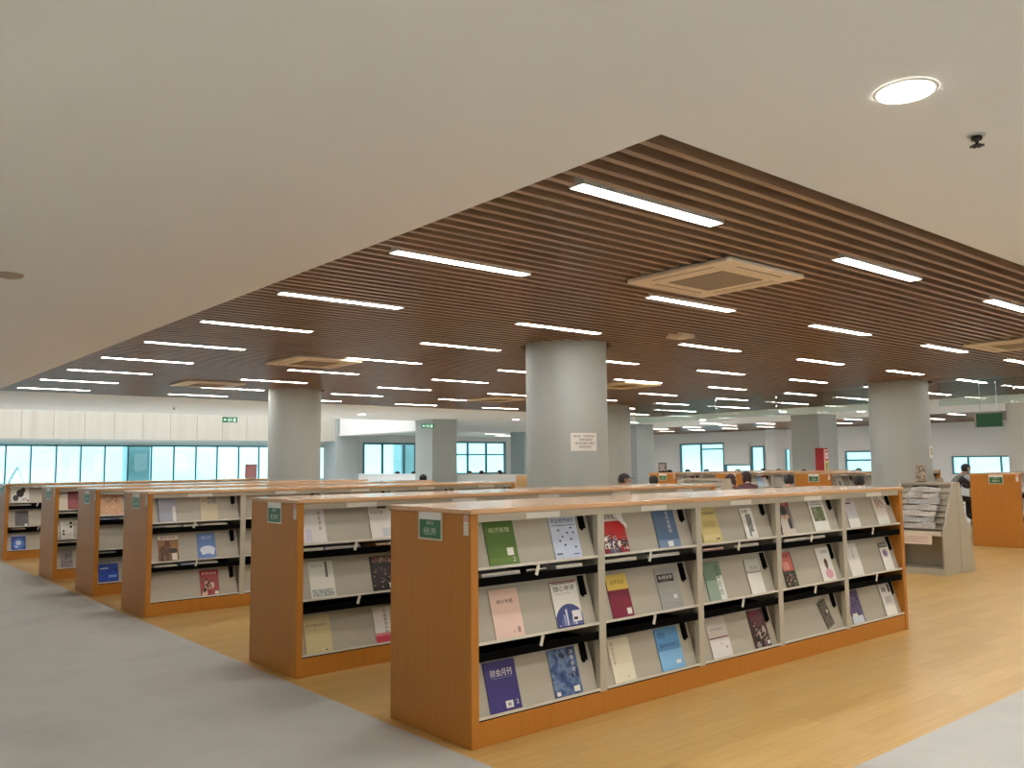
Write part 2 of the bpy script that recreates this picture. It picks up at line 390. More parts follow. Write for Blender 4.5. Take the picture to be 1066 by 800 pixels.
def downlight(x, y, label, group=None):
    r = empty('downlight', (x, y, CH))
    m = MB(); n = 40
    for i in range(n):
        a, b = 2 * PI * i / n, 2 * PI * (i + 1) / n
        m.add([(0.108 * math.cos(a), 0.108 * math.sin(a), -0.006), (0.108 * math.cos(b), 0.108 * math.sin(b), -0.006), (0.125 * math.cos(b), 0.125 * math.sin(b), -0.001), (0.125 * math.cos(a), 0.125 * math.sin(a), -0.001)], [(0, 1, 2, 3)], M_lampbody, True)
    m.build('trim_ring', r)
    g = MB(); g.cyl((0, 0), 0.109, -0.007, -0.001, M_down, 40); g.build('diffuser', r)
    ld = bpy.data.lights.get('downlight_beam') or bpy.data.lights.new('downlight_beam', 'SPOT')
    ld.energy = DOWN_W; ld.color = (1.0, 0.955, 0.885); ld.spot_size = math.radians(112); ld.spot_blend = 0.75; ld.shadow_soft_size = 0.09
    lo = bpy.data.objects.new('downlight_beam', ld); COL.objects.link(lo); lo.parent = r; lo.location = (0, 0, -0.012)
    tag(r, label, 'light', group)
downlight(3.42, 1.55, 'large lit round downlight in the plain ceiling at upper right')
downlight(12.89, 22.16, 'lit round downlight on the white ceiling strip between the two left columns')
downlight(18.89, 22.25, 'lit round downlight just left of the large middle column')
for (x, y) in ((25.2, 13.3), (25.1, 19.2), (23.3, 14.8), (25.2, 7.2)):
    downlight(x, y, 'small lit round downlight on the white ceiling strip beyond the glass smoke barrier', 'downlights beyond the smoke barrier')
ADDED_DOWN = [(x, 1.55) for x in (-2.6, 0.4, 6.45, 9.4, 12.4, 15.4, 18.4)] + [(x, y) for y in (-1.45, -4.45) for x in (-2.6, 0.4, 3.4, 6.4, 9.4, 12.4)] + [(-1.6, y) for y in (4.5, 7.5, 10.5, 13.5, 16.5)] + [(-4.6, y) for y in (1.5, 6, 10.5, 15)]  # unseen downlights added to lift the carpet and plain ceiling
for (x, y) in ADDED_DOWN:
    downlight(x, y, 'added unseen downlight in the plain ceiling, there to brighten carpet and ceiling', 'added downlights behind the viewer')

def cassette(x, y, label):
    r = empty('ceiling_air_conditioner', (x, y, CH))
    b = MB(); b.box((-.44, -.44, 0.004), (.44, .44, .26), M_metal); b.build('body', r)
    p = MB(); h = .515; k = .03; cpts = [(-h + k, -h), (h - k, -h), (h, -h + k), (h, h - k), (h - k, h), (-h + k, h), (-h, h - k), (-h, -h + k)]
    p.prism(cpts, 2, -0.03, 0.003, M_beige); p.build('panel', r, 0.008)
    g = MB(); g.box((-.27, -.27, -0.034), (.27, .27, -0.031), M_grille)
    for i in range(17): g.box((-.26, -.262 + i * .0315, -0.038), (.26, -.252 + i * .0315, -0.034), M_grille)
    g.build('intake_grille', r)
    for i in range(4):
        s = MB(); R = Matrix.Rotation(i * PI / 2, 4, 'Z')
        s.box((-.30, .375, -0.0335), (.30, .42, -0.031), M_beige, R); s.box((-.30, .37, -0.0325), (.30, .378, -0.0308), M_dark, R); s.box((-.30, .42, -0.0325), (.30, .426, -0.0308), M_dark, R)
        s.build('louvre', r)
    tag(r, label, 'air conditioner')
for (x, y), l in zip(AC, ['nearest square cream ceiling air conditioner, above the front magazine rack', 'cream ceiling air conditioner just above and before the left round column', 'cream ceiling air conditioner farthest left, near the edge of the white ceiling strip', 'cream ceiling air conditioner cut by the right edge of the picture', 'cream ceiling air conditioner just right of the large middle column', 'cream ceiling air conditioner just left of the large middle column']):
    cassette(x, y, l)
b = MB(); b.box((-.12, -.12, -.035), (.12, .12, .05), M_beige); b.box((-.09, -.09, -.042), (.09, .09, -.035), M_beige); o = b.build('ceiling_speaker', None, 0.01); o.location = (8.05, 6.45, CH)
tag(o, 'small square beige box on the slats right of the large middle column', 'ceiling speaker')
def sprinkler(x, y, label):
    r = empty('sprinkler', (x, y, CH))
    m = MB(); m.cyl((0, 0), .035, -.008, 0, M_steel, 20, .04); m.build('escutcheon', r)
    m = MB(); m.cyl((0, 0), .024, -.022, -.008, M_ink, 12); m.tube((-.016, 0, -.02), (-.004, 0, -.048), .004, M_ink, 6); m.tube((.016, 0, -.02), (.004, 0, -.048), .004, M_ink, 6); m.cyl((0, 0), .024, -.052, -.048, M_ink, 12)
    for i in range(8):
        a = 2 * PI * i / 8; m.box((.02, -.004, -.052), (.032, .004, -.049), M_ink, Matrix.Rotation(a, 4, 'Z'))
    m.build('head', r)
    tag(r, label, 'sprinkler')
sprinkler(4.16, 1.57, 'dark sprinkler head in the plain ceiling below the large downlight')
sprinkler(7.4, 22.0, 'small sprinkler on the white ceiling strip near the exit sign, at left')
mb = MB(); mb.cyl((0, 0), .085, -.02, 0, M_grille, 28, .1); mb.cyl((0, 0), .05, -.03, -.02, M_grille, 28, .06); o = mb.build('smoke_detector'); o.location = (1.25, 7.5, CH)
tag(o, 'flat grey round detector on the plain ceiling at the left edge', 'smoke detector')

# glass smoke barrier hanging below the slats
sb = empty('smoke_barrier', (17.15, 0, CH))
edges = [2.6, 4.4, 6.1, 7.45, None, 8.65, 9.9, 11.06, 12.72, 14.38, 15.3]
for a, b in zip(edges, edges[1:]):
    if a is None or b is None: continue
    g = MB(); g.box((-.006, a + .006, -.47), (.006, b - .006, -0.002), M_clear); g.build('glass_pane', sb)
    g = MB(); g.box((-.006, b - .004, -.47), (.006, b + .004, -0.002), M_clear); g.build('seam', sb)
tag(sb, 'clear glass smoke barrier hanging below the slatted ceiling between the round columns', 'smoke barrier')

# ------------------------------------------------------------------ magazine racks
RX, RL, RD, RH = 2.93, 5.05, 0.83, 1.30        # left end, length, depth, height
ZT = [0.960, 0.548, 0.146]                     # foot of each display plate
TH = math.radians(16.8)
def plate_mx(x, y, z): return Matrix.Translation((x, y, z)) @ Matrix.Rotation(PI / 2 - TH, 4, 'X')
BAYW = (RL - 0.11) / 5
def bay_x(k): return 0.055 + k * BAYW           # left side of bay k in rack coordinates
def make_rack():
    r = empty('magazine_rack', (0, 0, 0))
    for x in (0, RL - 0.055):
        e = MB(); e.box((x, 0, 0), (x + 0.055, RD, RH - 0.03), M_orange); e.build('end_panel', r, 0.006)
    t = MB(); t.box((-0.008, -0.012, RH - 0.03), (RL + 0.008, RD + 0.012, RH), M_top); o = t.build('top_board', r, 0.007)
    k = MB(); k.box((0.055, 0.008, 0), (RL - 0.055, 0.03, 0.135), M_orange); k.build('kick_board', r, 0.003)
    b = MB(); b.box((0.055, RD * .5, 0.0), (RL - 0.055, RD * .5 + .02, RH - 0.03), M_dark); b.build('divider', r)
    b = MB(); b.box((0.055, RD - .03, 0.0), (RL - 0.055, RD - .01, RH - 0.03), M_metal); b.build('back_panel', r)
    h = MB(); h.box((0.055, 0.012, RH - 0.075), (RL - 0.055, 0.03, RH - 0.03), M_metal); h.build('header_rail', r)
    for i in range(1, 5):
        u = MB(); x = bay_x(i); u.box((x - .03, 0.010, 0.135), (x + .03, 0.05, RH - 0.03), M_metal); u.box((x - .008, 0.05, 0.135), (x + .008, RD * .5, RH - 0.03), M_metal); u.build('upright', r)
    pm = lm = sm = bm_ = cm = None
    for i in range(5):
        x0 = bay_x(i) + (.032 if i else .002); x1 = bay_x(i + 1) - (.032 if i < 4 else .002)
        w = x1 - x0
        s = MB(); s.box((x0 + w * .38, 0.009, RH - .072), (x0 + w * .66, 0.0118, RH - .038), M_white); s.build('label_strip', r)
        for t in range(3):
            z = ZT[t]
            p = MB(); mx = plate_mx(x0, 0.034, z + .004)
            p.box((0, 0, -.004), (w, .308, 0), M_plate, mx)
            p.box((x0, 0.010, z - .002), (x1, 0.05, z + .002), M_lip); p.box((x0, 0.008, z - .002), (x1, 0.0105, z + .014), M_lip)
            p.build('display_plate', r)
            q = MB(); zz = z - (.046, .046, .006)[t]; hb = (.048, .048, .006)[t]
            q.box((x0, 0.014, zz - hb), (x1, 0.022, zz), M_black); q.box((x0, 0.022, zz - hb), (x1, RD * .5, zz - hb + .006), M_black); q.build('shelf', r)
            g = MB(); mxb = plate_mx(x1 - .085, 0.034, z + .004)
            g.box((0, .18, .002), (.045, .30, .014), M_black, mxb); g.box((.008, .17, .004), (.024, .20, .010), M_black, mxb); g.build('hinge_arm', r)
            if t < 2:
                c = MB(); mc = Matrix.Translation((x0 + w * (.50 + .03 * ((i * 3 + t) % 3 - 1)), 0.004, z - .004)) @ Matrix.Rotation(math.radians(18), 4, 'Y')
                c.box((-.011, -.002, -.062), (.011, 0.002, 0), M_lip, mc); c.build('hanging_clip', r)
    return r
def end_sign(r, lines, w=0.24, y0=0.27):
    """green sign under a white slip on the near end panel, and a strip of small stickers"""
    mxs = Matrix(((0, 0, -1, 0), (-1, 0, 0, 0), (0, 1, 0, 0), (0, 0, 0, 1)))   # local x -> -y, y -> z, out -> -x
    A = Matrix.Translation((0, y0 + w, 1.11)) @ mxs
    s = MB(); s.box((0, 0, 0), (w, .17, .004), M_lip, A); s.box((.012, .01, .004), (w - .012, .118, .005), M_green, A)
    s.box((.012, .118, .004), (w - .012, .168, .006), M_white, A)
    put_text(s, lines[0], .085, .088, .07, .022, .0056, M_lip, A); put_text(s, lines[1], .055, .030, .13, .042, .0056, M_lip, A)
    o = s.build('end_sign', r); o['label'] = 'green sign under a white paper slip'
    s = MB(); B = Matrix.Translation((0, .062, 1.155)) @ mxs
    pk = mat('pink_sticker', srgb(222, 178, 176), 0.6)
    for i in range(3): s.box((0, i * .038, 0), (.042, i * .038 + .036, .002), pk if i == 2 else M_white, B)
    for i in range(3):
        for j in range(2): s.box((.006, i * .038 + .008 + .012 * j, .002), (.036, i * .038 + .011 + .012 * j, .0024), M_grille, B)
    o = s.build('sticker_strip', r); o['label'] = 'column of pink and white paper stickers'
RACKS = {}
proto = make_rack()
ROWS = [('A', 2.93, 3.85, 'nearest orange-ended magazine rack, in front of all the others', ('期刊', '经济')),
        ('B', 2.93, 5.97, 'orange-ended magazine rack directly behind the nearest one', ('期刊', '社科')),
        ('C', 2.93, 9.43, 'magazine rack third from the front, below the left round column', ('期刊', '文教')),
        ('D', 2.93, 11.42, 'magazine rack fourth from the front, second behind the wide gap', ('期刊', '艺术')),
        ('E', 2.93, 13.50, 'magazine rack fifth from the front, with a black and white magazine', ('期刊', '文学')),
        ('F', 2.93, 17.05, 'farthest magazine rack at the left edge, carrying two book easels', ('期刊', '科技')),
        ('R1', 16.45, 5.85, 'large orange-ended magazine rack at the right edge, behind the newspaper stand', ('期刊', '理科')),
        ('R2', 16.45, 9.40, 'far magazine rack whose orange end stands left of the right round column', ('期刊', '工科')),
        ('R3', 16.45, 11.45, 'far magazine rack whose orange end is hidden partly by a dark-haired reader', ('期刊', '医学')),
        ('R4', 16.45, 13.45, 'farthest magazine rack, orange end just right of the column behind the middle one', ('期刊', '农林'))]
for i, (n, x, y, lab, lines) in enumerate(ROWS):
    o = proto if i == 0 else copy_tree(proto)
    o.location = (x, y, 0); RACKS[n] = o
    tag(o, lab, 'magazine rack')
for n, x, y, lab, lines in ROWS: end_sign(RACKS[n], lines)

# ------------------------------------------------------------------ magazines
def C(r, g, b, rough=0.38): return mat('cover_%d_%d_%d' % (r, g, b), srgb(r, g, b), rough)
def photo(name, *cols, sc=14.0, det=3.0): return mnoise('photo_' + name, [srgb(*c) for c in cols], nscale=sc * 1.5, detail=det + 3, rough=0.35, lo=0.36, hi=0.64)
def magazine(label, rack, x, t, w, cover, h=0.277, th=0.004, art=(), text=(), curl=None, y_extra=0.0, roll=0.0, name='magazine'):
    rx, ry = RACKS[rack].location.x, RACKS[rack].location.y
    m = MB(); off = 0.003
    m.box((0, 0, 0), (w, h, th), M_pages)
    m.box((0, 0, th), (w, h, th + .0006), cover); m.box((-.0012, 0, -.0004), (.0, h, th + .0006), cover if cover is not M_white else M_grille)
    z = th + .0009
    for (u0, v0, u1, v1, mm) in art:
        if isinstance(mm, tuple) and mm[0] == 'disc':
            n = 28; cx, cy = (u0 + u1) / 2 * w, (v0 + v1) / 2 * h; rw, rh = (u1 - u0) / 2 * w, (v1 - v0) / 2 * h
            pts = []
            for i in range(n):
                a = 2 * PI * i / n; px = min(max(cx + rw * math.cos(a), 0), w); py = min(max(cy + rh * math.sin(a), 0), h); pts.append((px, py, z))
            m.add(pts, [tuple(range(n))], mm[1])
        else: m.add([(u0 * w, v0 * h, z), (u1 * w, v0 * h, z), (u1 * w, v1 * h, z), (u0 * w, v1 * h, z)], [(0, 1, 2, 3)], mm)
        z += .00007
    for (s, u0, v0, u1, v1, mm) in text:
        if s.startswith('|'):
            s = s[1:]; n = len(s); hh = (v1 - v0) * h / n
            for i, ch in enumerate(s): put_text(m, ch, u0 * w, v1 * h - (i + 1) * hh + hh * .08, (u1 - u0) * w, hh * .84, z, mm)
        else: put_text(m, s, u0 * w, v0 * h, (u1 - u0) * w, (v1 - v0) * h, z, mm)
    if curl:
        n = 6
        for i in range(n):      # a corner that has rolled forward
            a0, a1 = i / n, (i + 1) / n
            f = lambda a: (w * (1 - curl * (1 - a)) , h * (1 - .35 * a), th + .002 + .02 * math.sin(PI * a * .5 + .2))
            p, q = f(a0), f(a1)
            m.add([(p[0], p[1], p[2]), (q[0], q[1], q[2]), (q[0] - .02, q[1] - .035, q[2] + .012), (p[0] - .015, p[1] - .03, p[2] + .012)], [(0, 1, 2, 3)], M_white, True)
    o = m.build(name)
    o.matrix_world = Matrix.Translation((x, ry + 0.034, ZT[t] + .006)) @ Matrix.Rotation(PI / 2 - TH, 4, 'X') @ Matrix.Rotation(roll, 4, 'Z') @ Matrix.Translation((w * .1 if roll else 0, .001 + (.012 if roll else 0), off))
    tag(o, label, 'magazine')
    return o
K = M_ink; Wt = M_white
def people(seed, n, u0, v0, u1, v1, cols, sz=.09, skin=(206, 160, 136)):
    """a printed crowd: bodies with heads, back row first"""
    rnd = random.Random(seed); out = []
    for i in range(n):
        f = 1 - i / n; u = u0 + (u1 - u0) * rnd.random(); v = v0 + (v1 - v0) * f * .9; c_ = C(*cols[rnd.randrange(len(cols))]); k = sz * (1.25 - .45 * f)
        out += [(u - k * .62, v - k * 1.2, u + k * .62, v + k * .15, ('disc', c_)), (u - k * .27, v, u + k * .27, v + k * .5, ('disc', C(*skin))), (u - k * .29, v + k * .2, u + k * .29, v + k * .55, ('disc', C(34, 28, 28)))]
    return [(max(0, a), max(0, b), min(1, c2), min(1, d), e) for a, b, c2, d, e in out]
G = photo
# --- nearest rack, upper tier
magazine('olive green magazine with pale title, upper tier at the left end of nearest rack', 'A', 3.093, 0, .22, C(86, 118, 52), art=[(.0, .0, 1, .16, C(104, 132, 66)), (.64, .20, .86, .36, Wt)], text=[('经济管理', .14, .70, .84, .80, C(214, 222, 170)), ('2', .80, .07, .88, .16, Wt)])
pl = mnoise('ice_blue_cover', [srgb(206, 216, 234), srgb(186, 200, 226)], nscale=6, rough=.35)
sp = C(50, 66, 120)
magazine('pale blue magazine with dark navy title and scattered dots, nearest rack upper tier', 'A', 3.602, 0, .225, pl, art=[(.06, .74, .94, .755, sp), (.06, .10, .28, .13, sp), (.68, .08, .9, .10, sp)] + [(u, v, u + .08, v + .045, ('disc', sp)) for u, v in ((.25, .62), (.72, .66), (.78, .55), (.36, .47), (.66, .4), (.24, .38), (.40, .28), (.78, .22), (.55, .55))], text=[('农业经济研究', .06, .80, .94, .91, C(36, 44, 92))])
crowd = G('crowd', (40, 32, 36), (150, 120, 112), (235, 228, 222), (90, 40, 60), (30, 30, 40), sc=38)
magazine('red magazine with a crowd photo and a curled white corner, nearest rack upper tier', 'A', 4.038, 0, .225, C(196, 34, 40), art=[(0, .76, 1, 1, Wt), (.0, .0, 1, .3, C(70, 50, 58))] + people(3, 26, .04, .06, .96, .46, [(230, 226, 222), (60, 56, 90), (40, 36, 40), (150, 40, 50), (206, 200, 200), (96, 92, 120)], .13), text=[('中国青年', .04, .80, .62, .92, K)], curl=.42)
sl = mnoise('slate_blue_cover', [srgb(78, 104, 138), srgb(96, 124, 158)], nscale=3, rough=.35)
magazine('slate blue magazine with white writing running down, nearest rack upper tier', 'A', 4.562, 0, .225, sl, art=[(0, .0, 1, .2, C(118, 142, 176)), (.42, .03, .66, .16, Wt)], text=[('|城市与规划', .58, .36, .72, .92, Wt)])
magazine('tan yellow magazine with a dark title line, nearest rack upper tier', 'A', 5.043, 0, .22, C(208, 192, 128), art=[(0, .955, 1, 1, C(84, 70, 50)), (.2, .42, .8, .58, C(192, 174, 108)), (.05, .06, .95, .22, C(218, 204, 150)), (.68, .08, .88, .11, K)], text=[('经济理论研究', .06, .74, .92, .82, C(70, 56, 34))])
magazine('narrow white magazine with a grey picture, nearest rack upper tier', 'A', 5.56, 0, .15, Wt, h=.235, art=[(.34, .08, .78, .80, G('greypic', (90, 92, 92), (150, 152, 150), (60, 60, 62), sc=20)), (.5, .06, .85, .22, Wt)], text=[('金融', .12, .84, .62, .96, K)])
magazine('magazine with red top and a photo of a person, nearest rack upper tier', 'A', 6.034, 0, .197, C(112, 98, 98), art=[(.1, -.1, .95, .6, ('disc', C(206, 198, 190))), (.3, .44, .7, .74, ('disc', C(196, 156, 138))), (.25, .56, .75, .82, ('disc', C(40, 30, 32))), (.62, .1, .9, .5, ('disc', C(60, 50, 54))), (0, .82, 1, 1, C(142, 38, 48)), (.05, .0, 1, .16, C(214, 202, 190))], text=[('人物', .14, .85, .8, .96, C(220, 190, 180))])
magazine('white magazine with a green field picture, nearest rack upper tier', 'A', 6.516, 0, .235, Wt, art=[(.08, .80, .92, .815, K), (.14, .30, .86, .74, G('field', (84, 98, 66), (112, 124, 88), (150, 158, 140), sc=12))], text=[('中国农业', .2, .85, .75, .96, C(110, 116, 110))])
magazine('pale grey magazine with a black title bar, nearest rack upper tier far bay', 'A', 7.075, 0, .185, C(196, 196, 202), art=[(.0, .76, .66, .80, K), (.0, .0, 1, .28, Wt)], text=[('会计研究', .08, .84, .9, .93, C(96, 90, 100))])
magazine('cream magazine whose top corner curls forward, at the far end of upper tier', 'A', 7.576, 0, .21, C(222, 218, 210), art=[(.2, .55, .85, .85, G('sketch', (216, 208, 196), (170, 130, 104), (226, 220, 210), sc=16)), (0, 0, 1, .25, Wt)], text=[('收藏', .24, .86, .7, .96, C(120, 80, 60))], curl=.5)
# --- middle tier
magazine('pale pink magazine with black handwriting title, nearest rack middle tier', 'A', 3.133, 1, .214, C(228, 196, 180), art=[(.0, .0, 1, .5, C(232, 202, 188))], text=[('统计专报', .22, .70, .78, .79, K), ('8', .78, .08, .88, .20, K), ('第', .62, .09, .70, .14, C(150, 120, 110))])
city = G('city', (46, 58, 118), (70, 84, 150), (210, 216, 228), (90, 100, 150), sc=34)
magazine('white magazine with a dark blue domed city picture, nearest rack middle tier', 'A', 3.61, 1, .22, Wt, art=[(0, .975, 1, 1, C(150, 60, 60)), (.08, .95, .96, .965, K), (-.05, -.42, 1.1, .50, ('disc', C(60, 72, 132)))] + [(.08 + .1 * i, 0, .15 + .1 * i, .14 + .09 * ((i * 5) % 4) - .02 * abs(i - 4), C(*[(206, 212, 226), (96, 108, 166), (150, 162, 200)][i % 3])) for i in range(9)] + [(.0, .0, 1, .04, C(44, 54, 112)), (.62, .10, .96, .34, C(230, 228, 234)), (.66, .14, .80, .2, K)], text=[('随心考评', .1, .78, .9, .90, K), ('KAOPING', .14, .72, .7, .745, C(130, 130, 130))])
magazine('magazine with yellow top half and maroon lower half, nearest rack middle tier', 'A', 4.096, 1, .195, C(128, 28, 58), art=[(0, .64, 1, 1, C(224, 196, 92)), (.70, .06, .92, .2, Wt)], text=[('法学论坛', .16, .77, .84, .88, C(90, 50, 24))])
magazine('silver grey magazine with a black title box, nearest rack middle tier', 'A', 4.576, 1, .224, mnoise('silver_cover', [srgb(150, 150, 150), srgb(172, 172, 172)], scale=(1, 30, 1), nscale=4, rough=.3), art=[(.05, .66, .82, .85, K), (.62, .24, .80, .34, C(220, 220, 220))], text=[('私域经营', .12, .73, .76, .82, Wt), ('SIYU', .2, .68, .62, .70, C(180, 180, 180))])
magazine('grey green magazine with white writing stripe, nearest rack middle tier', 'A', 5.097, 1, .203, C(112, 138, 120), art=[(.0, .0, 1, .52, C(148, 172, 156)), (.64, 0, .98, .62, C(226, 232, 228))], text=[('|改革论丛', .66, .12, .86, .92, C(40, 64, 56))])
magazine('white magazine with a grey top block, nearest rack middle tier', 'A', 5.6, 1, .18, Wt, h=.26, art=[(0, .62, 1, 1, C(194, 194, 186)), (0, .60, 1, .62, K)], text=[('东方论', .36, .70, .86, .80, C(70, 70, 60))])
magazine('narrow salmon and black photo magazine, nearest rack middle tier', 'A', 6.075, 1, .165, C(60, 62, 52), art=people(5, 12, .1, .05, .8, .4, [(120, 116, 92), (60, 46, 44), (190, 176, 150), (84, 90, 70)], .2) + [(0, .46, .9, 1, C(206, 108, 98)), (.12, .5, .6, .72, C(224, 160, 148))], text=[('电影', .15, .84, .8, .95, C(90, 30, 34))])
magazine('white magazine with a portrait in a pink shirt, nearest rack middle tier', 'A', 6.608, 1, .205, Wt, art=[(.30, .06, .86, .34, ('disc', C(216, 160, 178))), (.42, .34, .66, .66, ('disc', C(70, 46, 44))), (.47, .36, .61, .56, ('disc', C(150, 104, 92)))], text=[('人民画报', .3, .82, .86, .92, C(110, 110, 116))])
magazine('plain white magazine with faint writing, nearest rack middle tier far bay', 'A', 7.075, 1, .2, C(226, 226, 222), art=[(0, 0, 1, .5, Wt)], text=[('|文学', .44, .5, .6, .84, C(120, 120, 120))])
magazine('small white magazine with a purple round emblem, at far end of middle tier', 'A', 7.66, 1, .17, Wt, h=.25, art=[(.0, .82, .9, 1, C(92, 90, 84)), (.2, .46, .75, .76, ('disc', C(176, 160, 190))), (.32, .52, .6, .70, ('disc', C(120, 96, 140)))], text=[('艺术界', .1, .86, .8, .96, Wt)])
# --- lower tier
magazine('navy blue magazine with white brush title, lower tier at the left end of nearest rack', 'A', 3.09, 2, .229, C(58, 50, 124), art=[(.18, .655, .86, .66, C(180, 180, 210)), (.50, .05, .74, .19, Wt), (.57, .09, .67, .15, C(150, 150, 160))], text=[('财会月刊', .17, .69, .86, .84, Wt), ('2', .84, .1, .92, .18, Wt)])
magazine('blue cloudy photo magazine with white writing at right, nearest rack lower tier', 'A', 3.584, 2, .226, G('bluesky', (36, 52, 96), (58, 88, 140), (112, 136, 176), (30, 44, 84), sc=9), art=[(.70, .05, .92, .17, Wt), (.06, .03, .2, .11, Wt)], text=[('|决策参考', .76, .46, .9, .95, C(220, 226, 236))])
magazine('cream magazine with small writing down its left side, nearest rack lower tier', 'A', 4.098, 2, .199, C(226, 220, 196), h=.27, art=[(0, 0, 1, .42, C(230, 225, 204))], text=[('|当代语言学', .12, .4, .22, .93, C(110, 100, 80)), ('2', .62, .08, .68, .13, C(90, 80, 60))])
magazine('sky blue magazine, nearest rack lower tier', 'A', 4.56, 2, .238, C(92, 152, 208), art=[(0, .0, 1, .46, C(128, 186, 232)), (.1, .76, .42, .90, C(72, 130, 190)), (.66, .12, .86, .2, Wt)], text=[('国际贸易', .1, .54, .78, .62, C(40, 72, 120)), ('2', .82, .52, .9, .64, C(40, 60, 110))])
magazine('pale grey magazine crossed by a dark red line, nearest rack lower tier', 'A', 5.113, 2, .227, C(206, 200, 196), art=[(0, 0, 1, .48, C(224, 222, 222)), (0, .475, 1, .505, C(110, 60, 66)), (.5, .30, .62, .36, ('disc', C(190, 190, 200))), (.72, .2, .84, .26, ('disc', C(150, 150, 160)))], text=[('图书馆论坛', .16, .68, .76, .74, C(130, 110, 110))])
magazine('dark maroon photo magazine, nearest rack lower tier', 'A', 5.626, 2, .2, C(74, 48, 56), art=[(.1, .55, .9, 1.0, ('disc', C(104, 60, 72)))] + people(8, 14, .15, .06, .9, .7, [(150, 140, 136), (50, 36, 40), (110, 84, 84), (40, 30, 34), (186, 178, 172)], .2, (190, 160, 146)) + [(.05, .84, .6, .96, C(120, 40, 60)), (.78, .05, .95, .15, Wt)])
magazine('dark photo magazine leaning askew under the hinge arm, nearest rack fourth bay', 'A', 6.645, 2, .12, G('askew', (50, 44, 42), (120, 112, 104), (30, 28, 28), sc=20), h=.22, roll=0.25, art=[(.6, .5, .8, .6, Wt)])
magazine('magazine with a purple photo and white foot, lower tier of the far bay', 'A', 7.06, 2, .2, G('purple', (70, 60, 100), (110, 96, 140), (40, 36, 60), sc=14), art=[(0, 0, .9, .22, C(210, 222, 232)), (.1, .22, .5, .3, Wt)])
magazine('white magazine with black spine and grey writing block, at far end of lower tier', 'A', 7.635, 2, .195, C(214, 214, 214), th=.010, art=[(0, 0, 1, .3, Wt), (.15, .75, .55, .9, C(130, 130, 140)), (.72, .72, .95, .98, C(70, 70, 76)), (.2, .38, .8, .6, C(180, 180, 184))])
# --- second rack
magazine('white magazine with writing down its right side, second rack upper tier', 'B', 3.004, 0, .19, C(226, 224, 222), art=[(.1, .05, .36, .4, C(206, 206, 226)), (0, 0, 1, .02, C(190, 190, 190))], text=[('|教育学报', .70, .34, .82, .9, C(60, 60, 60))])
magazine('white magazine with a dark red corner ribbon, second rack upper tier', 'B', 3.585, 0, .215, Wt, art=[(.4, .88, .8, 1, C(90, 26, 30)), (.5, .05, .9, .3, C(206, 214, 218))], text=[('大众文摘', .08, .72, .6, .82, C(60, 60, 60))])
magazine('white magazine with a pale landscape drawing, second rack middle tier', 'B', 3.069, 1, .206, C(226, 226, 216), art=[(.05, .03, .95, .24, G('ink', (214, 218, 212), (150, 160, 156), (206, 210, 204), sc=16)), (.66, .55, .76, .98, C(110, 108, 96))], text=[('中国书画', .1, .84, .56, .92, C(150, 150, 140))])
magazine('black magazine with a group photo of people, second rack middle tier', 'B', 3.605, 1, .21, C(44, 36, 38), art=people(11, 22, .05, .06, .95, .72, [(30, 28, 30), (56, 48, 50), (24, 22, 24), (70, 60, 60)], .14, (186, 150, 134)) + [(.06, .80, .9, .98, G('band', (150, 96, 84), (60, 40, 40), (170, 150, 140), sc=20)), (.70, .06, .92, .2, Wt)])
magazine('beige yellow magazine with a dotted title line, second rack lower tier', 'B', 3.033, 2, .22, C(212, 198, 152), art=[(.6, .04, .9, .1, C(230, 220, 180)), (.7, .05, .82, .075, K)], text=[('学术理论研究', .08, .70, .86, .77, C(104, 86, 52))])
magazine('white magazine with red foot and black writing down the middle, second rack', 'B', 3.633, 2, .21, C(228, 224, 222), art=[(0, 0, 1, .2, C(196, 64, 84)), (0, .18, 1, .26, C(216, 130, 140))], text=[('|中国教育学刊', .44, .22, .58, .92, K)])
# --- third rack
magazine('grey blue magazine with a white strip, third rack upper tier', 'C', 3.049, 0, .2, C(166, 170, 186), art=[(0, 0, .08, 1, C(96, 102, 120)), (.78, .0, .96, .62, Wt)])
magazine('beige magazine with a small black picture, third rack upper tier', 'C', 3.508, 0, .19, C(206, 196, 166), art=[(.46, .66, .98, .96, G('bw', (40, 40, 40), (200, 196, 190), (30, 30, 30), sc=30))], text=[('读书', .12, .72, .4, .84, C(90, 80, 60))])
magazine('brown animal photo magazine with white title band, third rack middle tier', 'C', 3.07, 1, .21, C(158, 112, 62), art=[(-.1, .0, 1.1, .3, ('disc', C(120, 84, 52))), (.05, .22, .6, .62, ('disc', C(96, 62, 36))), (.3, .44, .62, .8, ('disc', C(110, 72, 42))), (.1, .02, .22, .34, C(80, 54, 34)), (.4, .02, .5, .34, C(80, 54, 34)), (0, .83, 1, 1, Wt), (.66, .04, .92, .3, C(226, 216, 200)), (.5, .3, .95, .5, ('disc', C(60, 46, 40)))], text=[('野生动物', .14, .86, .86, .97, C(170, 60, 50))])
magazine('blue magazine showing a white bear, third rack middle tier', 'C', 3.486, 1, .2, C(104, 140, 206), art=[(.12, .18, .95, .5, ('disc', C(220, 230, 244))), (.2, .16, .4, .34, C(220, 230, 244)), (.7, .14, .9, .34, C(220, 230, 244))], text=[('海洋', .2, .76, .8, .9, C(190, 210, 240))])
magazine('red patterned magazine with white title, third rack lower tier', 'C', 3.526, 2, .205, C(168, 78, 80), art=people(14, 12, .1, .05, .9, .7, [(206, 150, 140), (140, 44, 54), (220, 190, 176), (120, 60, 66)], .2) + [(0, .78, 1, .98, C(170, 34, 44)), (.74, .03, .95, .15, Wt)], text=[('民族画报', .1, .81, .9, .93, C(236, 214, 210))])
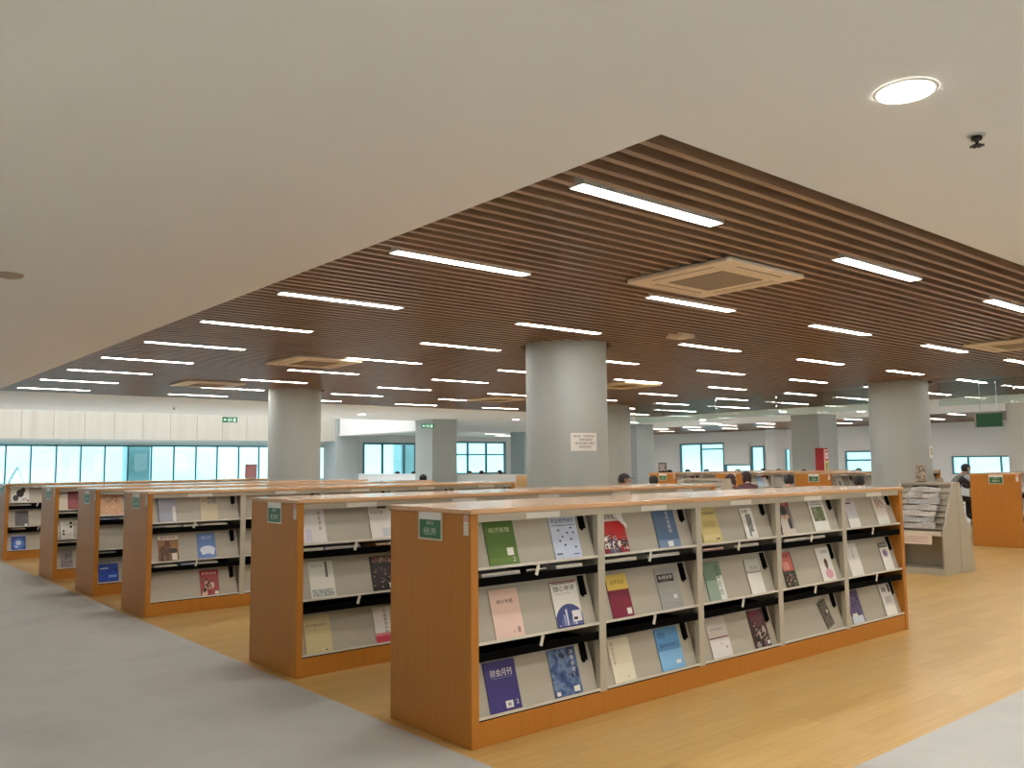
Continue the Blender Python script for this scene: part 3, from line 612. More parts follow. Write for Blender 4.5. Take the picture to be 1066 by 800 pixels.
# --- fourth, fifth, sixth rack
magazine('large peach map-like magazine, fourth rack upper tier', 'D', 3.0, 0, .258, G('peach', (228, 188, 150), (214, 160, 120), (232, 200, 168), sc=10), art=[(.2, .55, .8, .9, G('peachart', (206, 160, 120), (176, 130, 96), (226, 190, 150), sc=22))])
magazine('bright blue magazine with white streak, fourth rack lower tier', 'D', 3.003, 2, .232, G('blue', (24, 50, 150), (36, 76, 190), (20, 40, 120), sc=7), art=[(0, .82, 1, 1, C(206, 206, 214)), (.1, .58, .5, .64, C(190, 210, 240)), (.5, .2, .9, .3, C(120, 170, 230))], text=[('航空知识', .1, .86, .9, .96, C(50, 60, 110))])
magazine('cream magazine beside a dark red one, fifth rack upper tier', 'E', 2.99, 0, .12, C(226, 214, 196), h=.22)
magazine('dark red magazine, fifth rack upper tier', 'E', 3.112, 0, .14, C(140, 52, 56), art=[(.1, .1, .9, .5, C(160, 74, 78))])
magazine('white magazine with black spine and small black squares, fifth rack middle tier', 'E', 2.998, 1, .2, Wt, art=[(.08, 0, .13, .95, K), (.3, .2, .42, .3, K), (.3, .36, .42, .46, K), (.76, .56, .92, .68, K), (.76, .76, .92, .88, K)])
magazine('grey photo magazine, fifth rack lower tier', 'E', 3.049, 2, .15, G('mauve', (110, 100, 108), (150, 140, 146), (80, 72, 80), sc=14), h=.24)
magazine('white magazine with a large black bird, farthest left rack upper tier', 'F', 3.02, 0, .28, Wt, art=[(.30, .34, .72, .84, ('disc', K)), (.1, .1, .42, .5, ('disc', C(40, 40, 40))), (.56, .62, .8, .98, ('disc', K)), (.55, .1, .9, .3, ('disc', C(190, 190, 190))), (.86, .06, .98, .16, C(140, 30, 30))])
magazine('dark grey magazine, farthest left rack middle tier', 'F', 3.1, 1, .207, G('gl', (70, 68, 72), (100, 96, 98), (60, 56, 60), sc=12), art=[(.1, .82, .9, .96, C(40, 38, 44)), (.7, .03, .92, .14, Wt)])
magazine('blue earth photo magazine, farthest left rack lower tier', 'F', 3.057, 2, .22, C(30, 70, 168), art=[(.1, .05, .9, .75, ('disc', C(70, 120, 206))), (.3, .3, .7, .6, ('disc', C(200, 220, 240))), (.2, .12, .5, .3, ('disc', C(150, 190, 230))), (0, .86, 1, 1, C(200, 206, 220))])
# --- right-hand racks
for (rk, x, t, w, cv, art, lab) in [
    ('R1', 16.55, 0, .22, C(206, 206, 204), [(.2, .3, .8, .7, G('gx', (120, 120, 120), (190, 190, 188), sc=16))], 'grey magazine on upper tier of the rack at the right edge'),
    ('R1', 16.55, 1, .22, C(186, 186, 184), [(.0, .0, 1, .3, Wt)], 'light magazine with white foot on middle tier of the rack at the right edge'),
    ('R1', 16.55, 2, .22, Wt, [(.1, .7, .9, .9, C(150, 160, 170))], 'white magazine on lower tier of the rack at the right edge'),
    ('R2', 16.55, 0, .21, G('d1', (60, 60, 58), (200, 196, 186), (90, 84, 80), sc=20), [], 'mottled dark magazine nearest the orange end of rack left of the right column'),
    ('R2', 16.80, 0, .21, C(214, 212, 206), [(.2, .2, .8, .6, C(120, 118, 110))], 'pale magazine with grey block on rack left of the right column'),
    ('R2', 17.08, 0, .2, G('d2', (50, 46, 50), (180, 170, 160), (70, 66, 66), sc=20), [], 'black and cream magazine third from the orange end left of the right column'),
    ('R2', 17.62, 0, .22, C(224, 222, 216), [(.1, .7, .9, .9, K)], 'white magazine with black title bar on rack left of the right column'),
    ('R2', 17.90, 0, .2, G('d3', (96, 70, 66), (210, 204, 196), (60, 56, 60), sc=22), [], 'brown patterned magazine beside the right round column'),
    ('R3', 16.62, 0, .22, C(216, 212, 190), [(.1, .4, .9, .8, C(180, 186, 160))], 'cream magazine beside the dark-haired reader at the third far rack'),
    ('R3', 16.96, 0, .21, C(150, 190, 224), [(0, .0, 1, .4, C(186, 212, 232))], 'light blue magazine on the third far rack'),
    ('R3', 17.19, 0, .17, C(214, 216, 220), [(.0, .8, 1, 1, C(150, 40, 40))], 'white magazine with red top on the third far rack'),
    ('R3', 17.72, 0, .22, G('d4', (210, 206, 200), (150, 146, 140), (226, 222, 216), sc=20), [], 'pale sketchy magazine in the second bay of the third far rack'),
    ('R3', 18.05, 0, .2, C(226, 226, 224), [(.2, .5, .8, .9, C(90, 90, 96))], 'white magazine with grey picture in second bay of the third far rack'),
    ('R4', 16.62, 0, .22, C(224, 222, 218), [(.1, .1, .9, .5, C(170, 160, 150))], 'white magazine on the farthest rack by its orange end'),
    ('R4', 17.1, 0, .22, C(200, 198, 196), [(.1, .6, .9, .9, C(120, 60, 60))], 'grey magazine with a red patch on the farthest rack')]:
    magazine(lab, rk, x, t, w, cv, art=art)

# stored magazines lying behind the display plates, seen through the slot under them
def stored(rack, x, t, w, cov, label, th=.0155):
    ry = RACKS[rack].location.y; z = ZT[t] - .046 - .048 + .0075
    m = MB(); n = 4
    hgt = .074
    k = max(2, int(hgt / th))
    for i in range(k):
        j = ((i * 37) % 5 - 2) * .002
        m.box((j, abs(j), i * th), (w + j, .27, (i + 1) * th - .0015), cov if i >= k - 2 else M_pages)
        m.box((j, abs(j) - .0006, i * th + .003), (w + j, abs(j), (i + 1) * th - .004), M_pages if i % 2 else cov)
    o = m.build('magazine_stack'); o.location = (x, ry + .0245, z); tag(o, label, 'magazines')
stored('A', 3.03, 0, .28, C(190, 190, 190), 'grey bundle of stored magazines under the olive green magazine')
stored('A', 3.36, 0, .16, M_ink, 'dark bundle of stored magazines in the slot between the olive and pale blue magazines')
stored('A', 3.60, 0, .22, C(226, 226, 222), 'white bundle of stored magazines under the pale blue magazine')
stored('A', 4.02, 0, .30, C(216, 210, 200), 'cream bundle of stored magazines under the red crowd magazine')
stored('A', 4.42, 0, .34, C(232, 232, 230), 'white bundle of stored magazines under the slate blue magazine')
stored('A', 5.02, 0, .24, C(170, 110, 96), 'reddish bundle of stored magazines under the tan yellow magazine')
stored('A', 5.40, 0, .30, C(214, 206, 190), 'cream bundle of stored magazines under the narrow white magazine')
stored('A', 6.05, 0, .60, C(214, 210, 200), 'long pale bundle of stored magazines under the white field magazine')
stored('B', 3.0, 0, .16, C(222, 218, 204), 'short cream bundle of stored magazines at the left end of second rack')
stored('B', 3.18, 0, .30, C(196, 192, 204), 'lilac grey bundle of stored magazines in the second rack')
stored('B', 3.62, 0, .1, C(216, 150, 90), 'orange bundle of stored magazines in the second rack')
stored('B', 3.73, 0, .16, C(222, 222, 222), 'white bundle of stored magazines beside the orange one in second rack')
stored('C', 3.0, 0, .13, C(90, 84, 140), 'purple bundle of stored magazines at left end of third rack')
stored('C', 3.32, 0, .16, C(226, 222, 212), 'white bundle of stored magazines in the third rack upper slot')
stored('C', 3.02, 1, .24, C(200, 196, 184), 'grey bundle of stored magazines under the brown animal magazine')
stored('C', 3.30, 1, .16, C(96, 112, 160), 'blue bundle of stored magazines under the white bear magazine')
stored('C', 3.50, 0, .30, C(206, 202, 190), 'pale magazine bundle added to brighten the slot under the beige magazine of the third rack')  # pale bundles from here through the bird magazine's, added to lighten dark slots
stored('C', 3.13, 0, .16, C(186, 184, 176), 'grey magazine bundle added to brighten the slot beside the purple one in the third rack')
stored('C', 3.48, 1, .22, C(204, 202, 192), 'pale magazine bundle added to brighten the slot at right of the blue one in the third rack')
stored('D', 3.22, 0, .2, C(200, 198, 188), 'pale magazine bundle added to brighten the slot beside the blue one in the fourth rack')
stored('E', 2.99, 0, .26, C(196, 194, 186), 'grey magazine bundle added to brighten the slot under the cream and dark red magazines')
stored('E', 2.99, 1, .26, C(210, 208, 198), 'pale magazine bundle added to brighten the slot under the magazine with black squares')
stored('F', 2.99, 0, .34, C(196, 194, 186), 'grey magazine bundle added to brighten the slot under the black bird magazine')
stored('D', 3.0, 0, .2, C(60, 90, 160), 'blue bundle of stored magazines under the peach magazine')
stored('D', 2.99, 1, .2, M_ink, 'black bundle of stored magazines in the fourth rack')
stored('F', 3.06, 1, .2, C(130, 70, 70), 'dark red bundle of stored magazines in the farthest left rack')

# ------------------------------------------------------------------ newspaper stands
def news_stand(x, y, label, full=True, W_=.75):
    r = empty('newspaper_stand', (x, y, 0))
    # front faces -x; local x 0..0.95 depth, y 0..W_
    for yy in (0, W_ - .025):
        s = MB(); s.prism([(0, 0), (0.50, 0), (0.50, 1.235), (.40, 1.235), (.36, 1.22), (0, .54)], 1, yy, yy + .025, M_metal); s.build('side_panel', r, 0.004)
        s = MB(); s.prism([(0.51, 0), (.95, 0), (.95, .06), (.58, 1.235), (.51, 1.235)], 1, yy, yy + .025, M_metal); s.build('side_panel', r, 0.004)
    t = MB(); t.box((.375, .025, 1.20), (.58, W_ - .025, 1.235), M_metal); t.build('top_board', r)
    l = MB(); l.box((-.005, .025, .535), (.34, W_ - .025, .57), M_lip); l.box((-.012, .025, .525), (0, W_ - .025, .585), M_lip); l.build('ledge', r)
    p = MB(); p.box((.02, .025, 0), (.05, W_ - .025, .07), M_metal); p.box((.02, .025, .07), (.5, W_ - .025, .085), M_metal); p.build('plinth', r)
    b = MB(); b.box((.44, .025, .085), (.46, W_ - .025, 1.2), M_metal); b.build('back_panel', r)
    b = MB(); b.prism([(.93, 0), (.95, .0), (.575, 1.2), (.555, 1.2)], 1, .025, W_ - .025, M_metal); b.build('rear_panel', r)
    q = MB(); q.prism([(.10, .575), (.115, .575), (.425, 1.2), (.41, 1.2)], 1, .025, W_ - .025, M_metal); q.build('sloping_panel', r)
    n = 8
    for i in range(n):
        f = i / (n - 1); z = .60 + .56 * f; xx = .06 + .36 * (z - .6) / .62
        q = MB(); q.box((xx, .025, z), (xx + .06, W_ - .025, z + .008), M_metal); q.box((xx, .025, z), (xx + .006, W_ - .025, z + .022), M_metal); q.build('slot_bar', r)
    tag(r, label, 'newspaper stand')
    return r
def newspaper(x, y, z, w, h, lab, ph=0.0, col=(222, 221, 217), tilt=.62):
    m = MB(); nm = mnoise('newsprint_%d' % col[0], [srgb(*col), srgb(col[0] - 80, col[1] - 80, col[2] - 78), srgb(*col)], scale=(1, 7.0, 60), nscale=5, detail=5, rough=.8, lo=.35, hi=.62)
    nx, nz = 14, 6; vs = []; fs = []
    for s_ in (0, 1):
        for j in range(nz + 1):
            for i in range(nx + 1):
                u, v = i / nx, j / nz
                d = .008 * math.sin(u * 9 + ph + v * 2) * v + .006 * math.sin(u * 17 + ph * 2)
                vs.append((d - s_ * (.006 + .004 * v) + v * h * tilt * 1.0, u * w, v * h + .012 * math.sin(u * 7 + ph) * v))
    N = (nx + 1) * (nz + 1)
    for s_ in (0, 1):
        for j in range(nz):
            for i in range(nx):
                a = s_ * N + j * (nx + 1) + i; q = (a, a + 1, a + nx + 2, a + nx + 1); fs.append(q if s_ else q[::-1])
    for i in range(nx):
        for j in (0, nz): a = j * (nx + 1) + i; fs.append((a, a + 1, N + a + 1, N + a))
    for j in range(nz):
        for i in (0, nx): a = j * (nx + 1) + i; fs.append((a, a + nx + 1, N + a + nx + 1, N + a))
    m.add(vs, fs, nm, True)
    # headline block
    hb = lambda u0, u1, v0, v1, mm: m.add([(-.011 + v * h * tilt + .003 * 0, u * w, v * h) for u, v in ((u0, v0), (u1, v0), (u1, v1), (u0, v1))], [(0, 1, 2, 3)], mm)
    o = m.build('newspaper'); o.location = (x, y, z); tag(o, lab, 'newspaper'); return o
NX, NY = 11.88, 5.2
news_stand(NX, NY, 'light grey metal newspaper stand with sloping sides at the end of nearest rack')
for i, lab in enumerate(['lowest newspaper on the grey stand, resting on its ledge', 'second newspaper up from the ledge of the grey stand', 'third newspaper up from the ledge of the grey stand', 'fourth newspaper up from the ledge of the grey stand', 'fifth newspaper up from the ledge of the grey stand', 'sixth newspaper up from the ledge of the grey stand', 'topmost newspaper on the grey stand, below its dark bar']):
    f_ = i / 7; z = .612 + .56 * f_; xx = .058 + .36 * (z - .6) / .62
    newspaper(NX + xx - .034, NY + .13 + .01 * ((i * 3) % 4), z, .50 - .012 * i, .074, lab, ph=i * 1.7, col=((216, 214, 210), (204, 204, 202), (224, 220, 212))[i % 3], tilt=.55)
bx = MB(); bx.box((0, 0, 0), (.012, .36, .018), M_ink); o = bx.build('newspaper_rod'); o.location = (NX + .385, NY + .2, 1.168); tag(o, 'black newspaper rod lying across the top slot of the grey stand', 'rod')
fl = MB(); fl.box((0, 0, 0), (.003, .5, .13), C(226, 214, 204)); 
for i in range(3): fl.box((-.0008, .05, .035 + .03 * i), (0, .44 - .06 * i, .042 + .03 * i), C(176, 150, 146))
o = fl.build('paper_notice'); o.location = (NX - .0165, NY + .15, .405); o.rotation_euler = (0, 0, 0); tag(o, 'pale pink paper notice hung under the ledge of the grey newspaper stand', 'notice')
news_stand(12.9, 9.72, 'far pale newspaper stand with a dark slot, beyond the second rack end', W_=.95)
bx = MB(); bx.box((0, 0, 0), (.025, .6, .026), M_ink); o = bx.build('newspaper_rod'); o.location = (13.298, 9.9, 1.1715); tag(o, 'long black newspaper rod in the top slot of the far newspaper stand', 'rod')
# small standing picture card and block on top of the stand
m = MB(); m.box((0, 0, 0), (.03, .13, .01), M_ink); m.box((.006, .0, .01), (.018, .13, .235), G('card', (130, 104, 84), (200, 190, 176), (70, 52, 44), (176, 160, 144), sc=14)); o = m.build('card_stand'); o.location = (NX + .46, NY + .40, 1.235); o.rotation_euler = (0, 0, math.radians(30))
tag(o, 'brown picture card standing on top of the grey newspaper stand', 'card')
m = MB(); m.box((0, 0, 0), (.05, .06, .045), M_grille); m.box((.008, .008, .045), (.042, .052, .07), M_grille); o = m.build('paper_clip_box'); o.location = (NX + .47, NY + .19, 1.235); tag(o, 'tiny grey box on the newspaper stand right of the picture card', 'box')

# ------------------------------------------------------------------ things on top of the far racks
def book_easel(x, y, z, rz, label, cover, w=.22, h=.30):
    r = empty('book_easel', (x, y, z), rz)
    m = MB(); m.box((0, -.10, 0), (.02, .10, .012), M_ink); m.tube((.012, -.08, .01), (.15, -.08, h), .006, M_ink, 6); m.tube((.012, .08, .01), (.15, .08, h), .006, M_ink, 6); m.build('frame', r)
    m = MB(); m.tube((.13, 0, h * .88), (.24, 0, .006), .005, M_ink, 6); m.tube((.13, -.08, h * .88), (.13, .08, h * .88), .004, M_ink, 6); m.build('strut', r)
    tag(r, label, 'easel')
    b = MB(); a = math.atan2(.138, h - .01)
    mx = Matrix.Translation((.004, 0, .013)) @ Matrix.Rotation(a, 4, 'Y')
    b.box((-.016, -w / 2, .0), (-.004, w / 2, h), M_pages, mx); b.box((-.018, -w / 2, 0), (-.016, w / 2, h), cover, mx); b.box((-.004, -w / 2, 0), (-.0025, w / 2, h), cover, mx)
    o = b.build('book'); o.matrix_world = Matrix.Translation((x, y, z)) @ Matrix.Rotation(rz, 4, 'Z')
    return o
bk = book_easel(3.05, 17.55, 1.3, math.radians(-10), 'thin black book easel seen side-on above the farthest left rack', C(60, 84, 96))
tag(bk, 'thin dark book propped on the side-on easel at far left', 'book')
bk = book_easel(7.45, 17.35, 1.3, math.radians(64), 'black book easel beside the left round column', C(150, 84, 86), w=.24, h=.31)
tag(bk, 'dusty pink book propped on an easel beside the left round column', 'book')
m = MB(); m.box((0, 0, 0), (.05, .24, .02), M_ink); m.box((.012, 0, .02), (.03, .24, .24), M_ink); m.box((.008, .02, .04), (.012, .22, .22), G('card2', (150, 120, 116), (206, 200, 196), (96, 80, 76), sc=10)); o = m.build('card_stand'); o.location = (16.75, 14.0, 1.3)
tag(o, 'dark framed card standing on the farthest rack right of the column', 'card')

# book trolley just left of the middle column
tr = empty('book_trolley', (9.75, 11.3, 0), math.radians(-50))
m = MB(); m.box((-.2, -.22, .9), (.2, .22, .92), M_orange); m.build('tray', tr)
m = MB(); m.box((-.2, -.22, .3), (.2, .22, .32), M_orange); m.build('tray', tr)
for sx in (-1, 1):
    for sy in (-1, 1):
        m = MB(); m.box((sx * .19 - .015, sy * .21 - .015, .08), (sx * .19 + .015, sy * .21 + .015, 1.0), M_metal); m.build('post', tr)
        m = MB(); m.cyl((0, 0), .04, -.012, .012, M_ink, 14, mx=Matrix.Translation((sx * .19, sy * .21, .04)) @ Matrix.Rotation(PI / 2, 4, 'X')); m.build('caster', tr)
tag(tr, 'small wooden book trolley half hidden left of the middle column', 'trolley')
z = .9215
for i, (c_, lab) in enumerate([(C(196, 60, 56), 'red book lowest in the pile on the trolley'), (C(226, 220, 210), 'cream book in the pile on the trolley'), (C(190, 50, 50), 'red book in the middle of the pile on the trolley'), (C(230, 226, 220), 'white book under the top red book on the trolley'), (C(180, 56, 56), 'red book on top of the pile on the trolley')]):
    m = MB(); m.box((-.15, -.11, 0), (.15, .11, .004), c_); m.box((-.146, -.106, .004), (.148, .106, .046), M_pages); m.box((-.15, -.11, .046), (.15, .11, .05), c_); m.box((-.15, -.11, .004), (-.146, .11, .046), c_)
    o = m.build('book'); o.location = (9.75, 11.3, z); o.rotation_euler = (0, 0, math.radians(-50 + (i * 17) % 13 - 6)); tag(o, lab, 'book'); z += .0505
m = MB(); m.box((-.10, -.10, 0), (.10, .10, .17), C(190, 160, 116)); m.box((-.102, -.102, .12), (.102, .102, .18), C(200, 172, 128)); o = m.build('cardboard_box'); o.location = (9.73, 11.32, z); o.rotation_euler = (0, 0, math.radians(-40)); tag(o, 'light brown box on top of the book pile on the trolley', 'box')

# ------------------------------------------------------------------ signs
def on_face(mx0): return mx0
# notice on the middle column
cx, cy, cr = ROUND[0]
ang = math.atan2(7.5 - cy, 7.47 - cx)
m = MB(); nn = 10; hw = .175 / cr
for i in range(nn):
    a0 = ang - hw + 2 * hw * i / nn; a1 = ang - hw + 2 * hw * (i + 1) / nn; R0 = cr + .003; R1 = cr + .006
    P = lambda a, R, z: (R * math.cos(a), R * math.sin(a), z)
    m.add([P(a0, R0, 0), P(a1, R0, 0), P(a1, R0, .22), P(a0, R0, .22), P(a0, R1, 0), P(a1, R1, 0), P(a1, R1, .22), P(a0, R1, .22)], [(4, 5, 6, 7), (0, 3, 2, 1), (0, 1, 5, 4), (3, 7, 6, 2), (0, 4, 7, 3), (1, 2, 6, 5)], M_white, False)
for s, u0, u1, v in (('您好', .03, .13, .165), ('阅览期刊后', .16, .32, .165), ('请放回原处', .10, .29, .122), ('保持安静与整洁', .05, .32, .078), ('谢谢您的配合', .10, .27, .035)):
    v_, f_, a, b, c, d = text_mesh(s)
    if f_:
        pts = []
        for q in v_:
            u = u0 + (q[0] - a) / (b - a) * (u1 - u0); zz = v + (q[1] - c) / (d - c) * .03
            pts.append(P(ang - hw + 2 * hw * u / .35, cr + .0068, zz))
        m.add(pts, f_, mat('grey_ink', (.05, .05, .05), .6))
o = m.build('paper_notice'); o.location = (cx, cy, 1.70); tag(o, 'white paper notice with four lines of writing on the large middle column', 'notice')
# white box on the right column
cx, cy, cr = ROUND[2]
a = math.atan2(-.99, .08); R = Matrix.Translation((cx, cy, 0)) @ Matrix.Rotation(a, 4, 'Z')
m = MB(); m.box((cr - .004, -.075, 1.58), (cr + .03, .075, 1.81), M_white, R); m.box((cr + .03, -.045, 1.64), (cr + .032, .02, 1.77), M_grille, R); o = m.build('wall_switch_box', None, .004); tag(o, 'small white box mounted on the right round column', 'switch box')
# exit signs
def exit_sign(x, y, z, rz, w, h, label, arrow=True):
    r = empty('exit_sign', (x, y, z), rz)
    A = Matrix(((1, 0, 0, 0), (0, 0, -1, 0), (0, 1, 0, 0), (0, 0, 0, 1)))
    m = MB(); m.box((0, 0, 0), (w, h, .03), mat('exit_green', srgb(24, 108, 70), .4, emit=srgb(24, 120, 76), es=.25), A)
    lit = mat('exit_lit', (.8, .9, .85), .4, emit=(.75, 1, .88), es=.8)
    m.add([(.06 * w, .5 * h, .031), (.16 * w, .3 * h, .031), (.16 * w, .7 * h, .031)], [(0, 1, 2)], lit, False, A); m.box((.16 * w, .43 * h, .0305), (.26 * w, .57 * h, .031), lit, A)
    put_text(m, '安全出口', .34 * w, .45 * h, .34 * w, .34 * h, .0312, lit, A); put_text(m, 'EXIT', .38 * w, .16 * h, .26 * w, .2 * h, .0312, lit, A)
    m.ball((.82 * w, .78 * h, .031), (.03 * w, .07 * h, .001), lit, 10, 4, mx=A)
    for p_, q_ in (((.82, .7), (.80, .42)), ((.80, .42), (.88, .2)), ((.80, .42), (.74, .18)), ((.82, .66), (.91, .52)), ((.82, .66), (.74, .54))):
        m.add([(p_[0] * w - .012, p_[1] * h, .0312), (p_[0] * w + .012, p_[1] * h, .0312), (q_[0] * w + .012, q_[1] * h, .0312), (q_[0] * w - .012, q_[1] * h, .0312)], [(0, 1, 2, 3)], lit, False, A)
    m.build('face', r)
    m = MB(); zz = CH - z
    for u in (.15, .85): m.tube((u * w, .0, h), (u * w, .0, zz), .005, M_steel, 6)
    m.build('hanger', r)
    tag(r, label, 'exit sign')
exit_sign(9.55, 24.3, 2.83, math.radians(-8), .42, .15, 'green exit sign with white arrow hanging left of the left round column')
exit_sign(15.75, 23.3, 2.74, math.radians(-8), .44, .14, 'green and white exit sign hanging before the square column')
# hanging dark green sign at right
gs = empty('hanging_sign', (17.5, 6.46, 2.16))
m = MB(); m.box((-.02, 0, 0), (.02, .46, .26), mat('dark_green_board', srgb(32, 92, 60), .4)); m.build('board', gs)
m = MB(); m.box((-.026, .46, -.005), (.026, .495, .265), M_metal); m.build('end_cap', gs)
m = MB()
for yy in (.08, .38): m.tube((0, yy, .26), (0, yy, CH - 2.16), .006, M_steel, 6)
m.build('hanger', gs)
tag(gs, 'dark green hanging sign board at the right, above the orange rack end', 'hanging sign')
# fire cabinet and poster beside the far square column
fc = empty('fire_hose_cabinet', (25.05, 14.52, 0))
m = MB(); m.box((0, 0, .1), (.24, .30, 1.95), M_red); m.box((.02, .02, 0), (.22, .28, .1), M_ink); m.build('body', fc)
m = MB(); m.box((.0, -.02, .15), (.22, 0, 1.9), mat('cabinet_door_white', srgb(214, 196, 190), .4)); m.build('door', fc)
m = MB(); m.box((.02, -.03, 1.55), (.2, -.02, 1.86), mat('poster_red', srgb(196, 52, 56), .4))
for i in range(2):
    m.box((.035 + .085 * i, -.032, 1.62), (.10 + .085 * i, -.03, 1.80), Wt); m.box((.052 + .085 * i, -.034, 1.66), (.083 + .085 * i, -.032, 1.76), mat('poster_red', (0, 0, 0)))
m.box((.02, -.03, 1.2), (.2, -.02, 1.52), C(186, 172, 84)); m.box((.05, -.032, 1.26), (.1, -.03, 1.46), C(120, 106, 50)); m.box((.13, -.032, 1.30), (.16, -.03, 1.48), C(90, 80, 40)); m.build('instruction_sheet', fc)
tag(fc, 'red fire hose cabinet with red and yellow sheets beside a far grey column', 'fire cabinet')

# ------------------------------------------------------------------ readers, their chairs and tables
M_chair = mat('chair_wood', (.42, .24, .10), .45); M_tab = mat('table_white', srgb(214, 208, 196), .35)
def chair(label, loc, rz, seat_h=.45, group=None):
    r = empty('reading_chair', loc, rz)
    m = MB(); m.box((-.22, -.21, seat_h - .035), (.20, .21, seat_h), M_chair); m.build('seat', r, .008)
    m = MB(); m.prism([(-.20, seat_h), (-.23, seat_h), (-.29, .86), (-.26, .86)], 1, -.20, .20, M_chair); m.build('backrest', r, .006)
    for sx in (-1, 1):
        for sy in (-1, 1):
            m = MB(); m.tube((sx * .18 - .01, sy * .18, seat_h - .035), (sx * .20 - .01, sy * .19, 0), .016, M_chair, 8, .012); m.build('leg', r)
    tag(r, label, 'chair', group); return r
def table(label, loc, rz, w=.8, l=1.6, h=.74):
    r = empty('reading_table', loc, rz)
    m = MB(); m.box((-w / 2, -l / 2, h - .03), (w / 2, l / 2, h), M_tab); m.build('tabletop', r, .006)
    for sx in (-1, 1):
        for sy in (-1, 1):
            m = MB(); m.box((sx * (w / 2 - .06) - .025, sy * (l / 2 - .06) - .025, 0), (sx * (w / 2 - .06) + .025, sy * (l / 2 - .06) + .025, h - .03), M_metal); m.build('leg', r)
    tag(r, label, 'table'); return r
def body_mesh(key, shirt, sleeve, trousers, lean=.10, dz=0.0, reach=.40, skin=M_skin):
    """one continuous seated figure facing +x, grown from a joint skeleton"""
    L = lean
    J = {'pel': ((-.02, 0, .55), .125), 'wai': ((.0 + L * .25, 0, .70), .115), 'che': ((.02 + L * .7, 0, .90), .14), 'nb': ((.03 + L, 0, 1.035), .07), 'ne': ((.05 + L * 1.15, 0, 1.085), .052),
         'h0': ((.075 + L * 1.3, 0, 1.135), .075), 'h1': ((.085 + L * 1.4, 0, 1.20), .092), 'h2': ((.075 + L * 1.45, 0, 1.265), .062)}
    E = [('pel', 'wai'), ('wai', 'che'), ('che', 'nb'), ('nb', 'ne'), ('ne', 'h0'), ('h0', 'h1'), ('h1', 'h2')]
    for s, n in ((1, 'l'), (-1, 'r')):
        J['sh' + n] = ((.02 + L * .85, s * .175, .965), .062); J['el' + n] = ((.10 + L + reach * .25, s * .235, .77), .046); J['wr' + n] = ((.08 + L + reach * .85, s * .14, .785), .028); J['pa' + n] = ((.14 + L + reach * .95, s * .12, .785), .030)
        J['hi' + n] = ((.04, s * .095, .53), .088); J['kn' + n] = ((.40, s * .10, .50), .064); J['an' + n] = ((.38, s * .10, .10), .040); J['to' + n] = ((.52, s * .11, .045), .036)
        E += [('che', 'sh' + n), ('sh' + n, 'el' + n), ('el' + n, 'wr' + n), ('wr' + n, 'pa' + n), ('pel', 'hi' + n), ('hi' + n, 'kn' + n), ('kn' + n, 'an' + n), ('an' + n, 'to' + n)]
    ks = list(J); me = bpy.data.meshes.new('skeleton'); me.from_pydata([J[k][0] for k in ks], [(ks.index(a), ks.index(b)) for a, b in E], [])
    ob = bpy.data.objects.new('skeleton', me); COL.objects.link(ob)
    sk = ob.modifiers.new('skin', 'SKIN'); sk.use_smooth_shade = True
    for i, k in enumerate(ks):
        d = me.skin_vertices[0].data[i]; d.radius = (J[k][1], J[k][1]); d.use_root = (k == 'pel')
    ss = ob.modifiers.new('sub', 'SUBSURF'); ss.levels = 2; ss.render_levels = 2
    bpy.context.view_layer.update()
    out = bpy.data.meshes.new_from_object(ob.evaluated_get(bpy.context.evaluated_depsgraph_get()))
    bpy.data.objects.remove(ob); bpy.data.meshes.remove(me)
    mb = MB()
    vs = [tuple(v.co) for v in out.vertices]
    grp = {0: [], 1: [], 2: [], 3: []}
    for p_ in out.polygons:
        c = p_.center
        if c.z > 1.06: g = 0
        elif c.x > .06 + L + reach * .8 and c.z > .70: g = 0
        elif c.z < .58 and c.x > .02 or c.z < .5: g = 3
        elif abs(c.y) > .165 and c.z > .66: g = 2
        else: g = 1
        grp[g].append(tuple(p_.vertices))
    base = 0
    mb.v = list(vs)
    for g, mm in ((0, skin), (1, shirt), (2, sleeve), (3, trousers)):
        k = mb.mid(mm)
        for f_ in grp[g]: mb.f.append(f_); mb.mi.append(k); mb.sm.append(True)
    # face and ears, hands with five fingers
    hx, hz = .085 + L * 1.4, 1.20
    mb.ball((hx + .090, 0, hz - .015), (.020, .013, .024), skin, 8, 6)
    for s in (1, -1):
        mb.ball((hx + .080, s * .033, hz + .008), (.012, .014, .009), M_white, 8, 6); mb.ball((hx + .090, s * .033, hz + .008), (.005, .007, .007), M_ink, 8, 6)
        mb.ball((hx - .005, s * .090, hz - .005), (.018, .012, .030), skin, 8, 6)
    mb.ball((hx + .080, 0, hz - .056), (.010, .024, .007), mat('lips', (.42, .17, .15), .5), 8, 6)
    for s in (1, -1):
        px, py, pz = .14 + L + reach * .95, s * .12, .785
        for i, (dy, ln) in enumerate(((-.026, .070), (-.009, .080), (.009, .076), (.026, .060))):
            a = Vector((px + .02, py + dy, pz)); b = a + Vector((ln * .55, dy * .15, .006)); c = b + Vector((ln * .45, dy * .1, -.022))
            mb.tube(a, b, .0095, skin, 8, .0088); mb.tube(b, c, .0088, skin, 8, .007); mb.ball(tuple(b), (.009, .009, .009), skin, 8, 6); mb.ball(tuple(c), (.0075, .0075, .0075), skin, 8, 6)
        a = Vector((px - .01, py - s * .028, pz)); b = a + Vector((.035, -s * .022, -.002)); c = b + Vector((.028, -s * .004, -.008))
        mb.tube(a, b, .011, skin, 8, .0095); mb.tube(b, c, .0095, skin, 8, .008); mb.ball(tuple(c), (.0085, .0085, .0085), skin, 8, 6)
    bpy.data.meshes.remove(out)
    return mb, (hx, hz)
PB = {}
